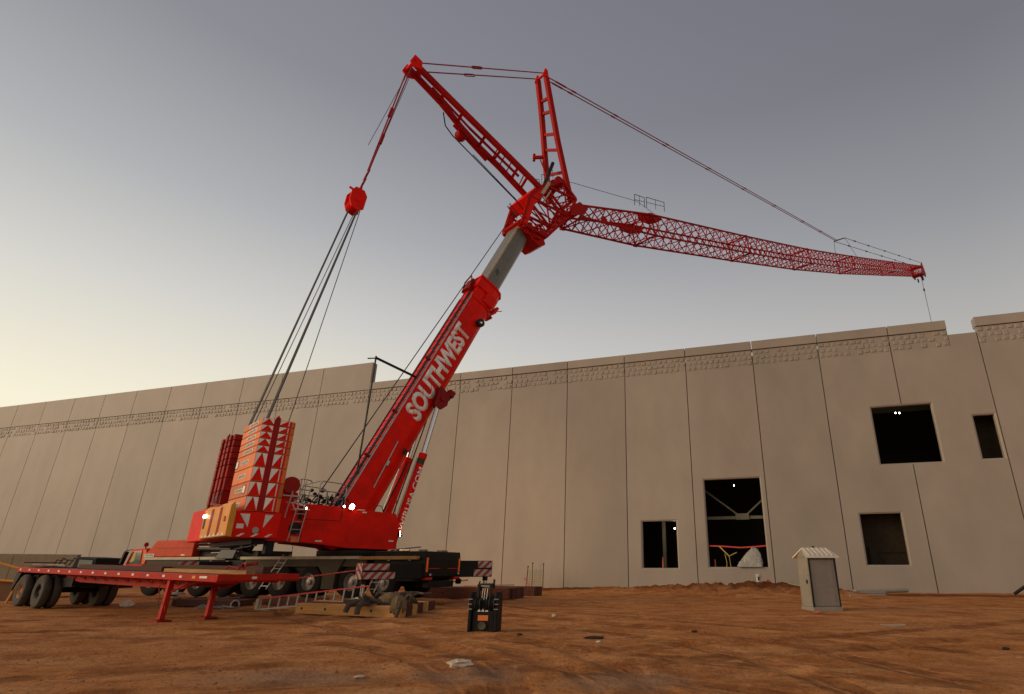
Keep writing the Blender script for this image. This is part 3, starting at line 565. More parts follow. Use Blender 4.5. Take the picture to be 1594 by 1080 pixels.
outrigger((-6.0,1.3), (-7.6,4.1), 1.10, 1.84, .36, 'haz', 'hazv', 1.1)
# ladders
def ladder(name, p, q, wv, n, m, parent, mw=None, r=.025):
    p, q, wv = Vector(p), Vector(q), Vector(wv); b = MB(); b.tube(p, q, r); b.tube(p+wv, q+wv, r)
    for i in range(n): t = (i+.5)/n; c = p.lerp(q, t); b.tube(c, c+wv, r*.8)
    return b.build(name, m, parent, mw)
ladder('ladder', (-2.55,-1.62,2.15), (-3.25,-2.0,.62), (.42,0,0), 6, 'alu', CR, CARR)
ladder('ladder', (3.2,-2.2,1.1), (3.0,-2.3,.55), (.4,0,0), 2, 'alu', CR, CARR)
# ---- superstructure (crane frame: x forward along the boom, y to the far side)
MB().lathe([(.001,2.03), (1.5,2.03), (1.55,2.1), (1.55,2.32), (1.3,2.4), (.001,2.4)], (0,0,0), 2, 36).build('slew_ring', 'dark', CR, None, 0, True)
plate = [(-3.0,4.27), (-2.34,4.28), (1.37,4.09), (1.6,3.6), (1.6,2.5), (1.45,2.37), (-.86,2.41), (-2.4,2.58), (-3.0,2.62)]
b = MB(); b.prism(plate, -1.5, -1.38); side = P('side_plate', b, 'red', .02)
MB().box(-2.95,-1.35,-1.506,-1.5,3.595,3.62).build('panel_joint', 'dark', side); MB().box(-1.36,-1.33,-1.506,-1.5,3.6,4.2).build('panel_joint', 'dark', side)
MB().box(-2.35,-2.05,-1.508,-1.5,2.66,2.72).build('small_label', 'white', side); MB().box(1.15,1.4,-1.508,-1.5,2.75,2.82).build('small_label', 'white', side)
MB().box(-.62,-.25,-1.52,-1.5,4.14,4.18).build('small_label', 'white', side); MB().box(-.35,-.15,-1.52,-1.5,4.03,4.09).build('small_label', 'white', side)
b = MB(); b.prism(plate, 1.38, 1.5); P('side_plate', b, 'red', .02)
b = MB(); b.prism([(-2.9,3.2), (1.3,3.4), (1.45,2.45), (-.86,2.48), (-2.4,2.65), (-2.9,2.7)], -1.37, 1.37); P('turntable_frame', b, 'reddark', .02)
MB().prism([(1.3,2.35), (1.75,2.3), (1.75,2.6), (1.6,3.4), (1.3,3.4)], -1.2, 1.2).build('cylinder_bracket', 'reddark', CR, None, .02)
b = MB(); b.prism([(-4.9,2.62), (-3.02,2.66), (-3.02,4.2), (-3.5,4.25), (-4.6,4.0), (-4.9,3.6)], -1.3, 1.3); rf = P('rear_frame', b, 'red', .03)
MB().lathe([(.001,-.01), (.26,0), (.26,.04)], (-3.25,-1.33,3.2), 1, 20).build('round_opening', 'dark', rf); MB().prism([(-4.6,2.85), (-4.3,3.1), (-4.1,2.95), (-4.25,2.75)], -1.32, -1.3).build('opening', 'dark', rf); MB().box(-3.2,-3.03,-1.32,-1.3,3.6,4.15).build('opening', 'dark', rf)
MB().box(-3.35,-2.6,-1.35,-1.05,2.62,2.85).build('orange_box', 'orange', rf)
for y in (-1.25, .9): P('winch_stand', MB().prism([(-4.2,4.05), (-3.3,4.2), (-3.35,4.75), (-4.1,4.9)], y, y+.35), 'red', .02)
wd = MB().lathe([(.001,-1.45), (.36,-1.45), (.38,-1.4), (.38,-1.3), (.26,-1.28), (.26,1.28), (.38,1.3), (.38,1.4), (.001,1.42)], (-3.75,0,5.05), 1, 28).build('winch_drum', 'reddark', CR, None, 0, True)
MB().lathe([(.27,-1.2), (.31,-1.15), (.31,1.15), (.27,1.2)], (-3.75,0,5.05), 1, 28).build('wound_rope', 'rope', wd)
b = MB(); b.box(-4.05,-3.3,-1.5,-1.3,4.55,4.6); b.tube((-3.95,-1.9,3.6), (-3.8,-1.9,4.75), .03); b.tube((-4.0,-1.9,4.25), (-3.0,-1.6,4.25), .03); P('platform_bracket', b, 'alu')
# railings on top of the superstructure
def rail(pts, posts, name='railing', m='steel', r=.022):
    b = MB(); b.poly(pts, r)
    for p, q in posts: b.tube(p, q, r)
    return b.build(name, m, CR)
for y in (-1.42, 1.0):
    rail([(-3.55,y,4.45), (-3.65,y,4.7), (-3.55,y,5.22), (-3.35,y,5.36), (-2.95,y,5.33), (-2.85,y,5.2), (-2.95,y,4.6), (-3.2,y,4.45), (-3.55,y,4.45)], [((-3.35,y,4.45), (-3.35,y,5.35)), ((-3.15,y,4.45), (-3.15,y,5.34)), ((-3.6,y,4.9), (-2.88,y,4.88)), ((-3.5,y,4.45), (-3.5,y,4.2)), ((-3.1,y,4.45), (-3.1,y,4.2))])
    rail([(-2.5,y,4.3), (-2.5,y,5.2), (-2.4,y,5.36), (-1.4,y,5.3), (-1.25,y,5.15), (-1.25,y,4.3)], [((-2.5,y,4.92), (-1.25,y,4.88)), ((-2.1,y,4.62), (-1.25,y,4.6)), ((-1.75,y,4.3), (-1.75,y,4.9)), ((-2.1,y,4.3), (-2.1,y,4.92))])
rail([(-3.5,-1.42,5.36), (-3.5,1.0,5.36)], [((-3.5,-.2,4.3), (-3.5,-.2,5.36))]); rail([(-2.5,-1.42,5.36), (-2.5,1.0,5.36)], [])
b = MB(); rs = random.Random(2)
for i in range(14):
    x = -3.4+i*.16; pts = [(x, -1.3+rs.uniform(-.1,.3), 4.3)]; 
    for k in range(4): pts.append((pts[-1][0]+rs.uniform(-.12,.3), pts[-1][1]+rs.uniform(-.1,.1), max(4.28, 4.35+rs.uniform(-.05,.42))))
    b.poly(pts, .028, 5)
for i in range(9): b.lathe([(.001,-.07),(.075,-.06),(.075,.06),(.001,.07)], (-2.4+rs.uniform(-.7,.9), -1.2, 4.42+rs.uniform(0,.55)), 1, 10)
P('hose_bundle', b, 'dark')
lad = ladder('ladder', (-3.55,-2.0,3.95), (-3.7,-2.0,2.62), (.42,-.05,0), 4, 'alu', CR)
b = MB(); b.box(-3.62,-3.0,-2.06,-1.5,3.96,4.0); b.poly([(-3.6,-2.05,3.9),(-3.78,-2.05,4.2),(-3.6,-2.05,4.35),(-3.5,-2.05,4.0)], .02); b.build('step_plate', 'white', lad)
# ---- counterweight
def slab(x0, x1, y0, y1, z0, z1, m, lit, plate_y=None):
    xe = x1+.25; pl = [(x0,y0),(x1,y0),(xe-.06,y0+.16),(xe,y0+.42),(xe,y1),(x0,y1)]; n_ = len(pl)
    o = MB().add([(x,y,z0+.01) for x,y in pl]+[(x,y,z1-.01) for x,y in pl], [tuple(range(n_-1,-1,-1)), tuple(range(n_,2*n_))]+[(i,(i+1)%n_,n_+(i+1)%n_,n_+i) for i in range(n_)]).build('counterweight_slab', m, CR, None, .02)
    MB().box(x0+.015, x1-.01, y0-.004, y0-.0005, z0+.03, z1-.03).build('side_face', 'red', o)
    if lit:
        h = z1-z0; zc = (z0+z1)/2; nw = 1.25 if h < .4 else 1.05
        yc = (y0+y1)/2-.15 if h < .4 else (y0+y1)/2
        MB().box(x0-.008, x0-.001, yc-nw/2, yc+nw/2, zc-.08, zc+.08).build('name_plate', 'white', o)
        place_text('lettering', 'LIEBHERR', 'dark', o, (x0-.0085, yc+nw/2-.06, zc-.055), (0,-1,0), (0,0,1), nw-.12, .11)
        if abs(z1-5.99) < .01 or abs(z1-4.82) < .01:
            yy = y1-.22 if z1 > 5 else yc-nw/2-.22
            MB().box(x0-.012, x0-.002, yy-.17, yy+.17, zc-.17, zc+.17).build('sign_frame', 'dark', o); MB().box(x0-.016, x0-.0125, yy-.14, yy+.14, zc-.14, zc+.14).build('white_sign', 'lettering', o)
    # side face towards the camera: chevrons, dark recess, chevrons
    n = y0; D = x1-x0
    if lit:
        xa, xb = x0+.02, x0+D*.40; xc, xd = x0+D*.60, x0+D*.90
        MB().prism([(xa,z0+.03), (xa+.0,z1-.03), (xa+(xb-xa)*.45,z1-.03)], n-.008, n-.0045).build('white_chevron', 'lettering', o)
        MB().prism([(xb-.02,z0+.05), (xb-.02,z1-.03), (xa+(xb-xa)*.52,z1-.03)], n-.008, n-.0045).build('white_chevron', 'lettering', o)
        MB().prism([(xc,z0+.05), (xc,z1-.03), (xd-.06,z1-.03)], n-.008, n-.0045).build('white_chevron', 'lettering', o)
        MB().prism([(xd-.02,z0+.04), (xd-.02,z1-.03), (xd+.02,z1-.03), (xd+.02,z0+.04)], n-.008, n-.0045).build('white_edge', 'white', o)
    return o
zs = [3.66,4.24,4.82,5.41,5.99,6.28,6.57,6.86,7.15,7.43]
NY0, NY1 = -3.55, -.95
for i in range(len(zs)-1):
    z0, z1 = zs[i], zs[i+1]
    s_ = slab(-6.0, -4.85, NY0, NY1, z0, z1, 'orange', True)
MB().box(-5.52,-5.33,NY0-.035,NY0-.007,3.0,7.5).build('lifting_column', 'reddark', CR, None, .01)
MB().prism([(-5.5,7.44), (-5.35,7.44), (-5.42,7.6)], NY0-.03, NY0+.15).build('lifting_lug', 'reddark', CR)
# far stack: ribbed slabs, their shade painted in as dark red
for i in range(len(zs)-1):
    z0, z1 = zs[i], zs[i+1]
    b = MB().box(-5.9,-4.7,.85,3.1,z0+.01,z1-.01)
    for y in (1.15, 1.75, 2.5): b.box(-5.99,-5.895,y,y+.3,z0+.015,z1-.03)
    b.build('counterweight_slab', 'reddark', CR, None, .02)
MB().prism([(-5.95,7.44), (-5.8,7.44), (-5.88,7.6)], 2.0, 2.15).build('lifting_lug', 'reddark', CR)
b = MB(); b.prism([(-6.25,2.66), (-4.6,2.66), (-4.6,3.64), (-6.25,3.64)], NY0-.05, -.1); base = P('counterweight_base', b, 'red', .03)
MB().prism([(-6.1,3.55), (-5.75,3.55), (-5.75,3.05)], NY0-.058, NY0-.051).build('white_chevron', 'white', base); MB().prism([(-5.2,3.55), (-4.9,3.55), (-5.2,3.05)], NY0-.058, NY0-.051).build('white_chevron', 'white', base)
MB().box(-6.15,-5.9,NY0-.058,NY0-.051,3.0,3.17).build('small_label', 'white', base); MB().lathe([(.001,0),(.12,0),(.12,.02)], (-5.45,NY0-.062,2.95), 1, 16).build('small_label', 'rim', base)
for x in (-6.1,-5.6,-5.1): MB().prism([(x,2.7), (x+.12,2.7), (x+.3,2.82), (x+.18,2.82)], NY0-.058, NY0-.051).build('white_dash', 'white', base)
b = MB(); b.prism([(-6.5,2.70), (-6.27,2.66), (-6.27,3.62), (-6.38,4.0), (-6.5,3.85)], -3.72, .28); yb = P('counterweight_carrier', b, M['yellow'], .03)
for y in (-2.45, -1.15): MB().box(-6.512,-6.502,y-.17,y+.17,2.78,3.84).build('dark_stripe', 'reddark', yb)
MB().box(-6.515,-6.502,-.22,.06,3.1,3.6).build('oval_opening', 'dark', yb, None, .0); MB().lathe([(.001,-.03), (.07,-.02), (.07,.05)], (-6.55,-.08,3.6), 0, 12).build('lamp', 'lampw', yb)
MB().lathe([(.05,-.01), (.1,-.01), (.1,.01)], (-6.52,-3.25,3.35), 0, 14).build('tow_eye', 'reddark', yb)
b = MB()
for i in range(6): b.prismx([(-3.5+i*.62,2.74), (-3.5+i*.62+.36,2.74), (-3.5+i*.62+.18,2.88)], -6.512, -6.503)
b.build('white_dash', 'white', yb)
b = MB(); b.bar((-6.45,-.3,4.12), (-6.35,-3.6,3.72), .1, .1); b.build('drawbar', 'reddark', yb)
b = MB(); b.prism([(-6.2,2.66), (-4.6,2.66), (-4.6,3.64), (-5.7,4.05), (-6.2,4.05)], .1, 4.05); P('counterweight_base', b, M['red'], .04)
b = MB(); b.box(-5.4,-4.9,-3.2,3.2,2.45,2.64); b.box(-4.75,-4.45,-2.9,-2.5,2.1,2.6); P('ballast_frame', b, 'black')
# ---- boom
sec = lambda w_, zt, zb: [(-w_,zt), (w_,zt), (w_,zb+(zt-zb)*.38), (w_*.8,zb+(zt-zb)*.14), (w_*.4,zb), (-w_*.4,zb), (-w_*.8,zb+(zt-zb)*.14), (-w_,zb+(zt-zb)*.38)]
b = MB(); b.prismx(sec(.80, 2.86, 1.08), 3.0, 19.3); b.prism([(1.6,2.5), (3.0,2.86), (3.0,1.15), (2.2,1.3), (1.6,1.9)], -.8, -.6); b.prism([(1.6,2.5), (3.0,2.86), (3.0,1.15), (2.2,1.3), (1.6,1.9)], .6, .8)
bm_ = P('boom_base_section', b, 'red', .03, BOOM)
place_text('lettering', 'SOUTHWEST', 'lettering', bm_, (9.25,-.803,1.60), (1,0,0), (0,0,1), 6.95, 1.14, shear=.22, bold=.045)
b = MB()
for p in ((9.55,2.12), (10.35,1.98), (10.9,2.3), (11.5,2.05), (12.3,2.2), (13.2,2.0), (14.1,2.25), (14.9,2.05), (15.6,2.2)): b.bar((p[0]-.22,-.808,p[1]-.12), (p[0]+.2,-.808,p[1]+.16), .01, .028)
b.build('torn_lettering_streaks', 'red', bm_)
b = MB(); b.box(3.2,18.6,-.82,-.74,2.87,2.93); b.box(3.2,18.6,.74,.82,2.87,2.93)
for i in range(26): b.box(3.4+i*.6,3.44+i*.6,-.72,.72,2.87,2.90)
b.build('top_rail', 'steel', bm_)
b = MB()
for y in (-.60,-.5,-.38,.3): b.tube((2.6,y,3.0), (18.9,y,3.0), .035, 6)
b.build('hydraulic_line', 'dark', bm_)
b = MB()
for x in (6.2,9.0,12.8): b.box(x,x+.12,-.7,-.58,2.9,3.22)
b.build('line_clamp', 'reddark', bm_)
b = MB(); b.bar((5.0,-.84,1.95), (7.7,-.84,2.1), .04, .05); b.box(6.3,6.55,-.86,-.8,1.9,2.02); b.build('grab_bar', 'steel', bm_)
MB().box(7.3,7.6,-.82,-.79,1.35,1.55).build('opening', 'dark', bm_)
b = MB(); b.prismx(sec(.92, 3.0, .95), 19.25, 19.95); b.prismx(sec(.97, 3.06, .88), 19.95, 20.12); b.prismx([(-.97,2.1),(-.82,2.1),(-.82,1.1),(-.97,1.3)], 18.5, 19.3); b.prismx(sec(.86, 2.92, 1.02), 18.3, 18.7); col_ = b.build('boom_collar', 'red', bm_, None, .04)
b = MB(); b.prism([(18.55,.98), (19.2,.9), (19.2,.72), (18.7,.75)], -.6, .6); b.poly([(18.9,-.5,.8), (19.2,-.55,.45)], .03); b.lathe([(.1,-.3),(.1,.3)], (18.4,0,.8), 1, 12); b.build('collar_bracket', 'red', bm_)
MB().lathe([(.10,-.12), (.2,-.14), (.27,-.1), (.27,.1), (.2,.14), (.001,.1)], (17.0,-.98,1.5), 1, 28).build('hose_reel', 'dark', bm_, None, 0, True); MB().lathe([(.001,-.15), (.07,-.14), (.1,-.1)], (17.0,-.99,1.5), 1, 14).build('reel_hub', 'chrome', bm_)
b = MB(); b.prism([(10.5,1.5), (11.7,1.7), (11.5,.95), (10.9,.8), (10.5,1.0)], -1.22, -1.12); b.prism([(10.5,1.5), (11.7,1.7), (11.5,.95), (10.9,.8), (10.5,1.0)], -.9, -.81); b.tube((11.1,-1.3,1.25), (11.1,.95,1.25), .17, 14); b.box(11.6,11.95,-1.1,-.7,.65,1.05); b.box(11.4,11.6,-.9,-.4,.7,1.1); b.build('cylinder_lug', 'reddark', bm_)
b = MB(); b.prismx(sec(.62, 2.62, 1.28), 20.0, 26.2); te = P('telescopic_section', b, 'telegrey', .02, BOOM)
MB().box(20.1,26.0,-.63,-.57,2.5,2.64).build('wear_strip', 'cream', te)
b = MB(); b.bar((21.2,-.626,2.0), (21.35,-.626,2.3), .01, .05); b.bar((21.35,-.626,2.0), (21.5,-.626,2.3), .01, .05); b.bar((21.5,-.626,2.0), (21.65,-.626,2.3), .01, .05); b.build('dark_mark', 'dark', te)
b = MB(); b.poly([(18.8,-.5,3.15), (19.6,-.5,3.35), (20.0,-.2,3.4), (19.6,.3,3.35), (18.8,.3,3.15)], .05); b.box(18.9,19.8,-.4,.3,3.05,3.25); b.build('rope_guide', 'reddark', bm_)
# luffing cylinders
def cyl(p, q, e, y, r, rr, name_text=None):
    o = MB().tube((p[0],y,p[1]), (q[0],y,q[1]), r, 28).build('lift_cylinder', 'red', CR, None, .01, True)
    d = Vector((q[0]-p[0],0,q[1]-p[1])).normalized()
    MB().tube(Vector((q[0],y,q[1]))-d*.02, (e[0],y,e[1]), rr, 20).build('cylinder_rod', 'chrome', o, None, 0, True)
    b = MB(); b.tube(Vector((q[0],y,q[1]))-d*.25, Vector((q[0],y,q[1]))+d*.01, r*1.12, 24); b.build('gland', 'red', o)
    b = MB(); off = Vector((-d.z,0,d.x))*(r+.06); b.tube(Vector((p[0],y,p[1]))+off+d*.3, Vector((q[0],y,q[1]))+off-d*.3, .03); b.build('pipe', 'steel', o); return o, d
o, d = cyl((1.62,2.75), (2.78,7.35), (3.45,10.66), -1.0, .20, .14)
nrm_ = Vector((.35,-1,0)).normalized(); nrm_ = (nrm_-d*nrm_.dot(d)).normalized(); yv = nrm_.cross(d)
c0 = Vector((1.62,-1.0,2.75))+d*.62
place_text('lettering', 'WIRUSA.COM', 'lettering', o, c0, d, yv, 3.35, .30, bold=.012, wrap=.206, ext=.004)
MB().tube(Vector((1.62,-1,2.75))+d*4.15, Vector((1.62,-1,2.75))+d*4.45, .203, 24).build('worn_band', 'khaki', o)
cyl((1.5,2.75), (2.75,7.3), (3.45,10.66), .62, .22, .14)
b = MB(); b.tube((1.2,.1,3.6), (2.55,.3,7.0), .04); b.tube((3.4,-.2,10.3), (1.9,-.1,4.2), .035); b.lathe([(.22,-.03),(.25,0),(.22,.03)], (.95,-.4,4.3), 1, 18); P('cylinder_hoses', b, 'dark')
# guide arm with hanging hose
b = MB(); b.tube((2.15,-.3,11.8), (-.31,-.3,12.35), .07, 10); b.tube((-.31,-.3,12.45), (-.31,-.3,12.1), .05); b.tube((-.3,-.3,12.33), (-.75,-.3,12.2), .035); P('guide_arm', b, 'dark')
b = MB(); b.poly([(-.31,-.3,12.2), (-.34,-.3,9.5), (-.42,-.3,6.0)], .05, 8); P('hanging_hose', b, 'rope')

# ---- boom head and luffing adapter (crane frame)
Y0, Y1 = -.95, 1.25
A = dict(a=(8.55,24.85), b=(9.2,27.5), c=(10.5,29.2), d=(12.4,30.5), e=(13.85,29.55), f=(13.05,27.5), g=(10.9,24.7), h=(9.9,24.3))
def v3(p, y): return (p[0], y, p[1])
b = MB()
for y in (Y0, Y1):
    ks = ['a','b','c','d','e','f','g']
    for i in range(len(ks)-1): b.bar(v3(A[ks[i]],y), v3(A[ks[i+1]],y), .17, .2)
    b.bar(v3(A['g'],y), v3(A['a'],y), .17, .2); b.bar(v3(A['c'],y), v3(A['f'],y), .15, .17); b.bar(v3(A['b'],y), v3(A['f'],y), .12, .14); b.bar(v3(A['c'],y), v3(A['e'],y), .15, .17)
    for i in range(5):
        t0, t1 = i/5, (i+1)/5
        p = Vector(v3(A['a'],y)).lerp(Vector(v3(A['c'],y)), t0); q = Vector(v3(A['g'],y)).lerp(Vector(v3(A['f'],y)), t1); b.tube(p, q, .06)
        p2 = Vector(v3(A['a'],y)).lerp(Vector(v3(A['c'],y)), t1); q2 = Vector(v3(A['g'],y)).lerp(Vector(v3(A['f'],y)), t0); b.tube(p2, q2, .045)
    b.tube(v3(A['d'],y), v3(A['f'],y), .07)
for k in ('a','b','c','d','e','f','g'): b.bar(v3(A[k],Y0), v3(A[k],Y1), .16, .16)
for (p, q) in (('g','f'), ('d','e'), ('e','f'), ('a','g')):
    n = 3
    for i in range(n):
        p0_ = Vector(v3(A[p],Y0)).lerp(Vector(v3(A[q],Y0)), i/n); q0_ = Vector(v3(A[p],Y1)).lerp(Vector(v3(A[q],Y1)), (i+1)/n); b.tube(p0_, q0_, .05)
        p0_ = Vector(v3(A[p],Y1)).lerp(Vector(v3(A[q],Y1)), i/n); q0_ = Vector(v3(A[p],Y0)).lerp(Vector(v3(A[q],Y0)), (i+1)/n); b.tube(p0_, q0_, .05)
hd = P('boom_head', b, 'redlat')
b = MB(); b.prism([(8.45,25.0), (9.0,27.3), (10.3,29.0), (10.75,28.7), (9.6,26.9), (9.05,24.9)], Y0-.06, Y0+.0-.09+.06); b.prism([(8.45,25.0), (9.0,27.3), (10.3,29.0), (10.75,28.7), (9.6,26.9), (9.05,24.9)], Y1+.03, Y1+.06)
b.prism([(8.8,27.3), (9.7,28.6), (10.5,28.2), (9.5,26.7)], -.95, 1.2); b.build('head_plate', 'red', hd, None, .02)
b = MB(); b.prism([(8.3,24.9), (8.65,25.4), (10.6,25.0), (10.95,24.1), (10.4,23.7), (9.2,24.2)], -.85, .95); b.build('head_collar', 'redlat', hd, None, .05)
rs = random.Random(12); b = MB()
for i in range(26):
    c = Vector((rs.uniform(8.5,10.9), rs.choice((-1.0,-.95,-.9)), rs.uniform(24.2,25.4))); b.box(c.x-.12,c.x+.14,c.y-.06,c.y+.06,c.z-.07,c.z+.09)
b.build('head_fittings', 'redlat', hd)
b = MB()
for y in (-.5,-.1,.3,.7): b.lathe([(.001,-.06), (.36,-.06), (.32,0), (.36,.06), (.001,.06)], (10.6,y,24.35), 1, 22)
b.build('head_sheave', 'reddark', hd)
b = MB()
for y in (-.6,0,.6): b.lathe([(.001,-.08), (.5,-.08), (.45,0), (.5,.08), (.001,.08)], (12.35,y,30.6), 1, 24)
b.build('mast_sheave', 'redlat', hd)
b = MB(); b.tube((11.2,.3,29.4), (12.5,.5,33.2), .15, 12); b.tube((11.0,.3,28.8), (11.6,.3,30.2), .20, 10); b.build('mast_cylinder', 'dark', hd)
b = MB(); b.tube((10.2,-1.05,28.1), (10.9,-1.05,29.5), .14, 14); b.tube((10.45,-1.05,27.6), (11.1,-1.05,28.9), .06, 10); b.build('head_canister', 'cream', hd)
b = MB()
for (x, z) in ((8.6,26.6), (8.25,25.9), (8.1,25.6)): b.poly([(x+.35,-.5,z-.25), (x-.55,-.5,z+.35), (x-.5,-.5,z+.45), (x+.4,-.5,z-.15)], .022)
for (x, z) in ((9.6,28.7), (10.3,29.5), (10.9,30.3)): b.poly([(x,-.9,z-.3), (x-.05,-.9,z+.55), (x+.45,-.9,z+.75), (x+.5,-.9,z-.0)], .022)
b.build('guard_rail', 'dark', hd)
# ---- masts: two legs joined by rungs
def lerp(a_, b_, t): return Vector(a_).lerp(Vector(b_), t)
def mast(name, near, far, w_, h_, rungs, sub, upd, skew=0):
    up = Vector(upd); b = MB()
    for pts, ww in ((near, w_), (far, w_)):
        for i in range(len(pts)-1): b.bar(pts[i], pts[i+1], ww, h_, upd)
    o = P(name, b, 'redlat', .03)
    def at(pts, t):
        k = t*(len(pts)-1); i = min(int(k), len(pts)-2); return lerp(pts[i], pts[i+1], k-i)
    for t in rungs: MB().bar(at(near, t), at(far, min(1, t+skew)), w_*.7, h_*.5, upd).build('rung', 'redlat', o)
    if sub:
        b = MB(); q = [at(near, t/8)-up*(sub*math.sin(math.pi*min(1, .12+t/8*.85))**.5) for t in range(9)]
        for i in range(8): b.bar(q[i], q[i+1], w_*.4, w_*.4, upd)
        for i in (0, 2, 4, 5, 7, 8): b.bar(at(near, i/8), q[i], w_*.3, w_*.3)
        b.build('lower_chord', 'redlat', o)
    return o, at
nearR = [(-.6,-.14,33.75), (3.2,-.43,31.95), (6.8,-.76,30.2), (10.0,-1.0,28.7)]
farR = [(-.65,.52,33.73), (2.0,.50,32.5), (4.7,.80,31.2), (7.4,.62,29.93), (10.0,.62,28.7)]
mR, atR = mast('rear_mast', nearR, farR, .29, .42, [.03,.2,.34,.52,.64,.80,.89], 0, (.43,0,.9), .05)
b = MB(); b.bar((3.4,.74,31.75), (6.4,.78,30.3), .36, .58, (.43,0,.9)); b.lathe([(.001,-.3),(.42,-.3),(.42,.3),(.001,.3)], (4.1,.95,31.2), 1, 18); b.build('mast_winch', 'redlat', mR, None, .04)
b = MB(); b.prism([(-1.0,33.45), (-.75,34.15), (-.2,33.95), (-.1,33.3), (-.6,33.1)], -.5, -.35); b.prism([(-1.0,33.45), (-.75,34.15), (-.2,33.95), (-.1,33.3), (-.6,33.1)], .62, .76); b.tube((-.7,-.5,33.65), (-.7,.76,33.65), .12, 12); b.build('mast_tip', 'red', mR, None, .02)
b = MB(); b.poly([(2.4,.8,32.1), (2.9,1.25,31.5), (3.6,1.35,31.1), (9.6,1.15,28.2)], .045); b.poly([(5.4,1.3,30.4), (9.6,1.25,28.4)], .03); b.build('mast_hoses', 'dark', mR)
b = MB(); b.bar((1.0,.10,32.9), (4.2,.12,31.4), .11, .14, (.43,0,.9)); b.bar((4.2,.12,31.4), (8.6,-.2,29.35), .13, .16, (.43,0,.9)); b.build('centre_bar', 'redlat', mR)
b = MB()
for i in range(5): b.tube(atR(nearR, .62+i*.06), atR(farR, .68+i*.06), .05)
b.build('bracing', 'redlat', mR)
nearF = [(10.78,-.30,40.75), (12.3,-.25,35.0), (13.85,-.35,29.6)]
farF = [(10.6,.62,41.0), (11.5,1.0,37.9), (12.4,1.5,34.6), (13.4,1.9,30.3)]
mF, atF = mast('front_mast', nearF, farF, .32, .44, [.16,.27,.45,.58,.76], 0, (.9,0,.27), .05)
b = MB(); b.prism([(10.35,40.6), (10.55,41.6), (10.85,41.55), (11.05,40.6)], -.4, -.3); b.prism([(10.35,40.6), (10.55,41.6), (10.85,41.55), (11.05,40.6)], .68, .78); b.tube((10.65,-.42,41.1), (10.65,.8,41.1), .11, 12); b.build('mast_tip', 'red', mF, None, .02)
b = MB(); b.bar((12.35,1.5,34.3), (11.7,2.2,34.3), .2, .25); b.tube((11.8,2.2,34.0), (11.8,2.2,34.7), .12, 10); b.tube((12.1,1.7,34.0), (13.2,1.2,31.0), .06); b.build('side_bracket', 'redlat', mF)
b = MB()
for t in (.1,.2,.3,.45,.55): c = atF(farF, t); b.box(c.x-.1,c.x+.08,c.y+.1,c.y+.2,c.z-.08,c.z+.08)
b.build('small_fittings', 'dark', mF)
# ---- pendants and ropes
def rope(name, pts, r, m='rope', knots=(), kr=.08): 
    b = MB(); b.poly(pts, r, 6)
    for t in knots: 
        p = lerp(pts[0], pts[-1], t); d = (Vector(pts[-1])-Vector(pts[0])).normalized()*.28; b.tube(p-d, p+d, kr, 6)
    return P(name, b, m)
rope('back_pendant', [(-.4,-.30,33.8), (10.45,-.35,40.95)], .045, 'reddark'); rope('back_pendant', [(-.45,.66,33.75), (10.4,.72,41.05)], .045, 'reddark')
for y0, y1 in ((-.30,-.35), (.66,.72)):
    p = lerp((-.4,y0,33.8), (10.45,y1,40.95), .37); q = lerp((-.4,y0,33.8), (10.45,y1,40.95), .46); b = MB(); u = Vector((-.05,0,.08)); b.poly([p, lerp(p,q,.15)+u, lerp(p,q,.85)+u, q, lerp(p,q,.85)-u, lerp(p,q,.15)-u, p], .035); P('pendant_link', b, 'reddark')
KN = (.02,.03,.05,.14,.27,.4,.53,.66,.8,.9)
rope('front_pendant', [(10.9,-.3,40.9), (72.6,-.30,51.5)], .05, 'reddark', KN); rope('front_pendant', [(10.85,.12,41.0), (72.6,-.05,51.5)], .05, 'reddark', KN)
b = MB(); b.poly([(72.6,-.3,51.5), (75.2,-.7,52.9), (72.6,.2,51.5)], .09); P('spreader_link', b, 'rope')
rope('tip_pendant', [(75.2,-.7,52.9), (120.5,-1.0,66.1)], .045, 'rope', (.1,.25,.45,.65,.82), .13); rope('tip_pendant', [(72.6,.2,51.5), (119.5,1.0,66.0)], .045, 'rope', (.15,.35,.55,.75,.88), .13)
rope('dropper_rope', [(75.2,-.7,52.9), (78.5,-1.2,49.9)], .03); rope('dropper_rope', [(72.6,.2,51.5), (75.0,1.2,49.4)], .03)
rope('hoist_rope', [(12.9,-.3,31.3), (22.3,-.3,33.9), (25,-.3,33.7)], .022); rope('mast_rope', [(-.5,.2,33.4), (-2.2,.3,24.0)], .02)
rope('luffing_rope', [(8.6,-.1,26.3), (-2.0,-.1,5.0)], .03)
rope('tip_rope', [(121.6,-.2,63.6), (121.6,-.2,30.0)], .05, 'rope', (.11,), .18)
# pulley block and its hangers
b = MB(); b.prism([(-3.15,21.95), (-2.95,22.25), (-2.45,22.2), (-2.25,21.85), (-2.35,20.95), (-2.65,20.75), (-3.05,20.9), (-3.2,21.3)], -.42, -.3)
b.prism([(-3.15,21.95), (-2.95,22.25), (-2.45,22.2), (-2.25,21.85), (-2.35,20.95), (-2.65,20.75), (-3.05,20.9), (-3.2,21.3)], .3, .42)
for y in (-.2, 0, .2): b.lathe([(.001,-.07), (.4,-.07), (.34,0), (.4,.07), (.001,.07)], (-2.75,y,21.2), 1, 24)
b.tube((-3.3,-.3,22.1), (-2.9,-.3,22.0), .07); b.tube((-2.72,-.5,21.4), (-2.72,.5,21.4), .1, 12); pb = P('pulley_block', b, 'red', .02)
b = MB()
for i in range(5): z = 22.3+i*.36; x = -2.62+i*.068; b.bar((x-.04,-.1+(i % 2)*.12,z-.2), (x+.06,-.1+(i % 2)*.12,z+.22), .1, .16)
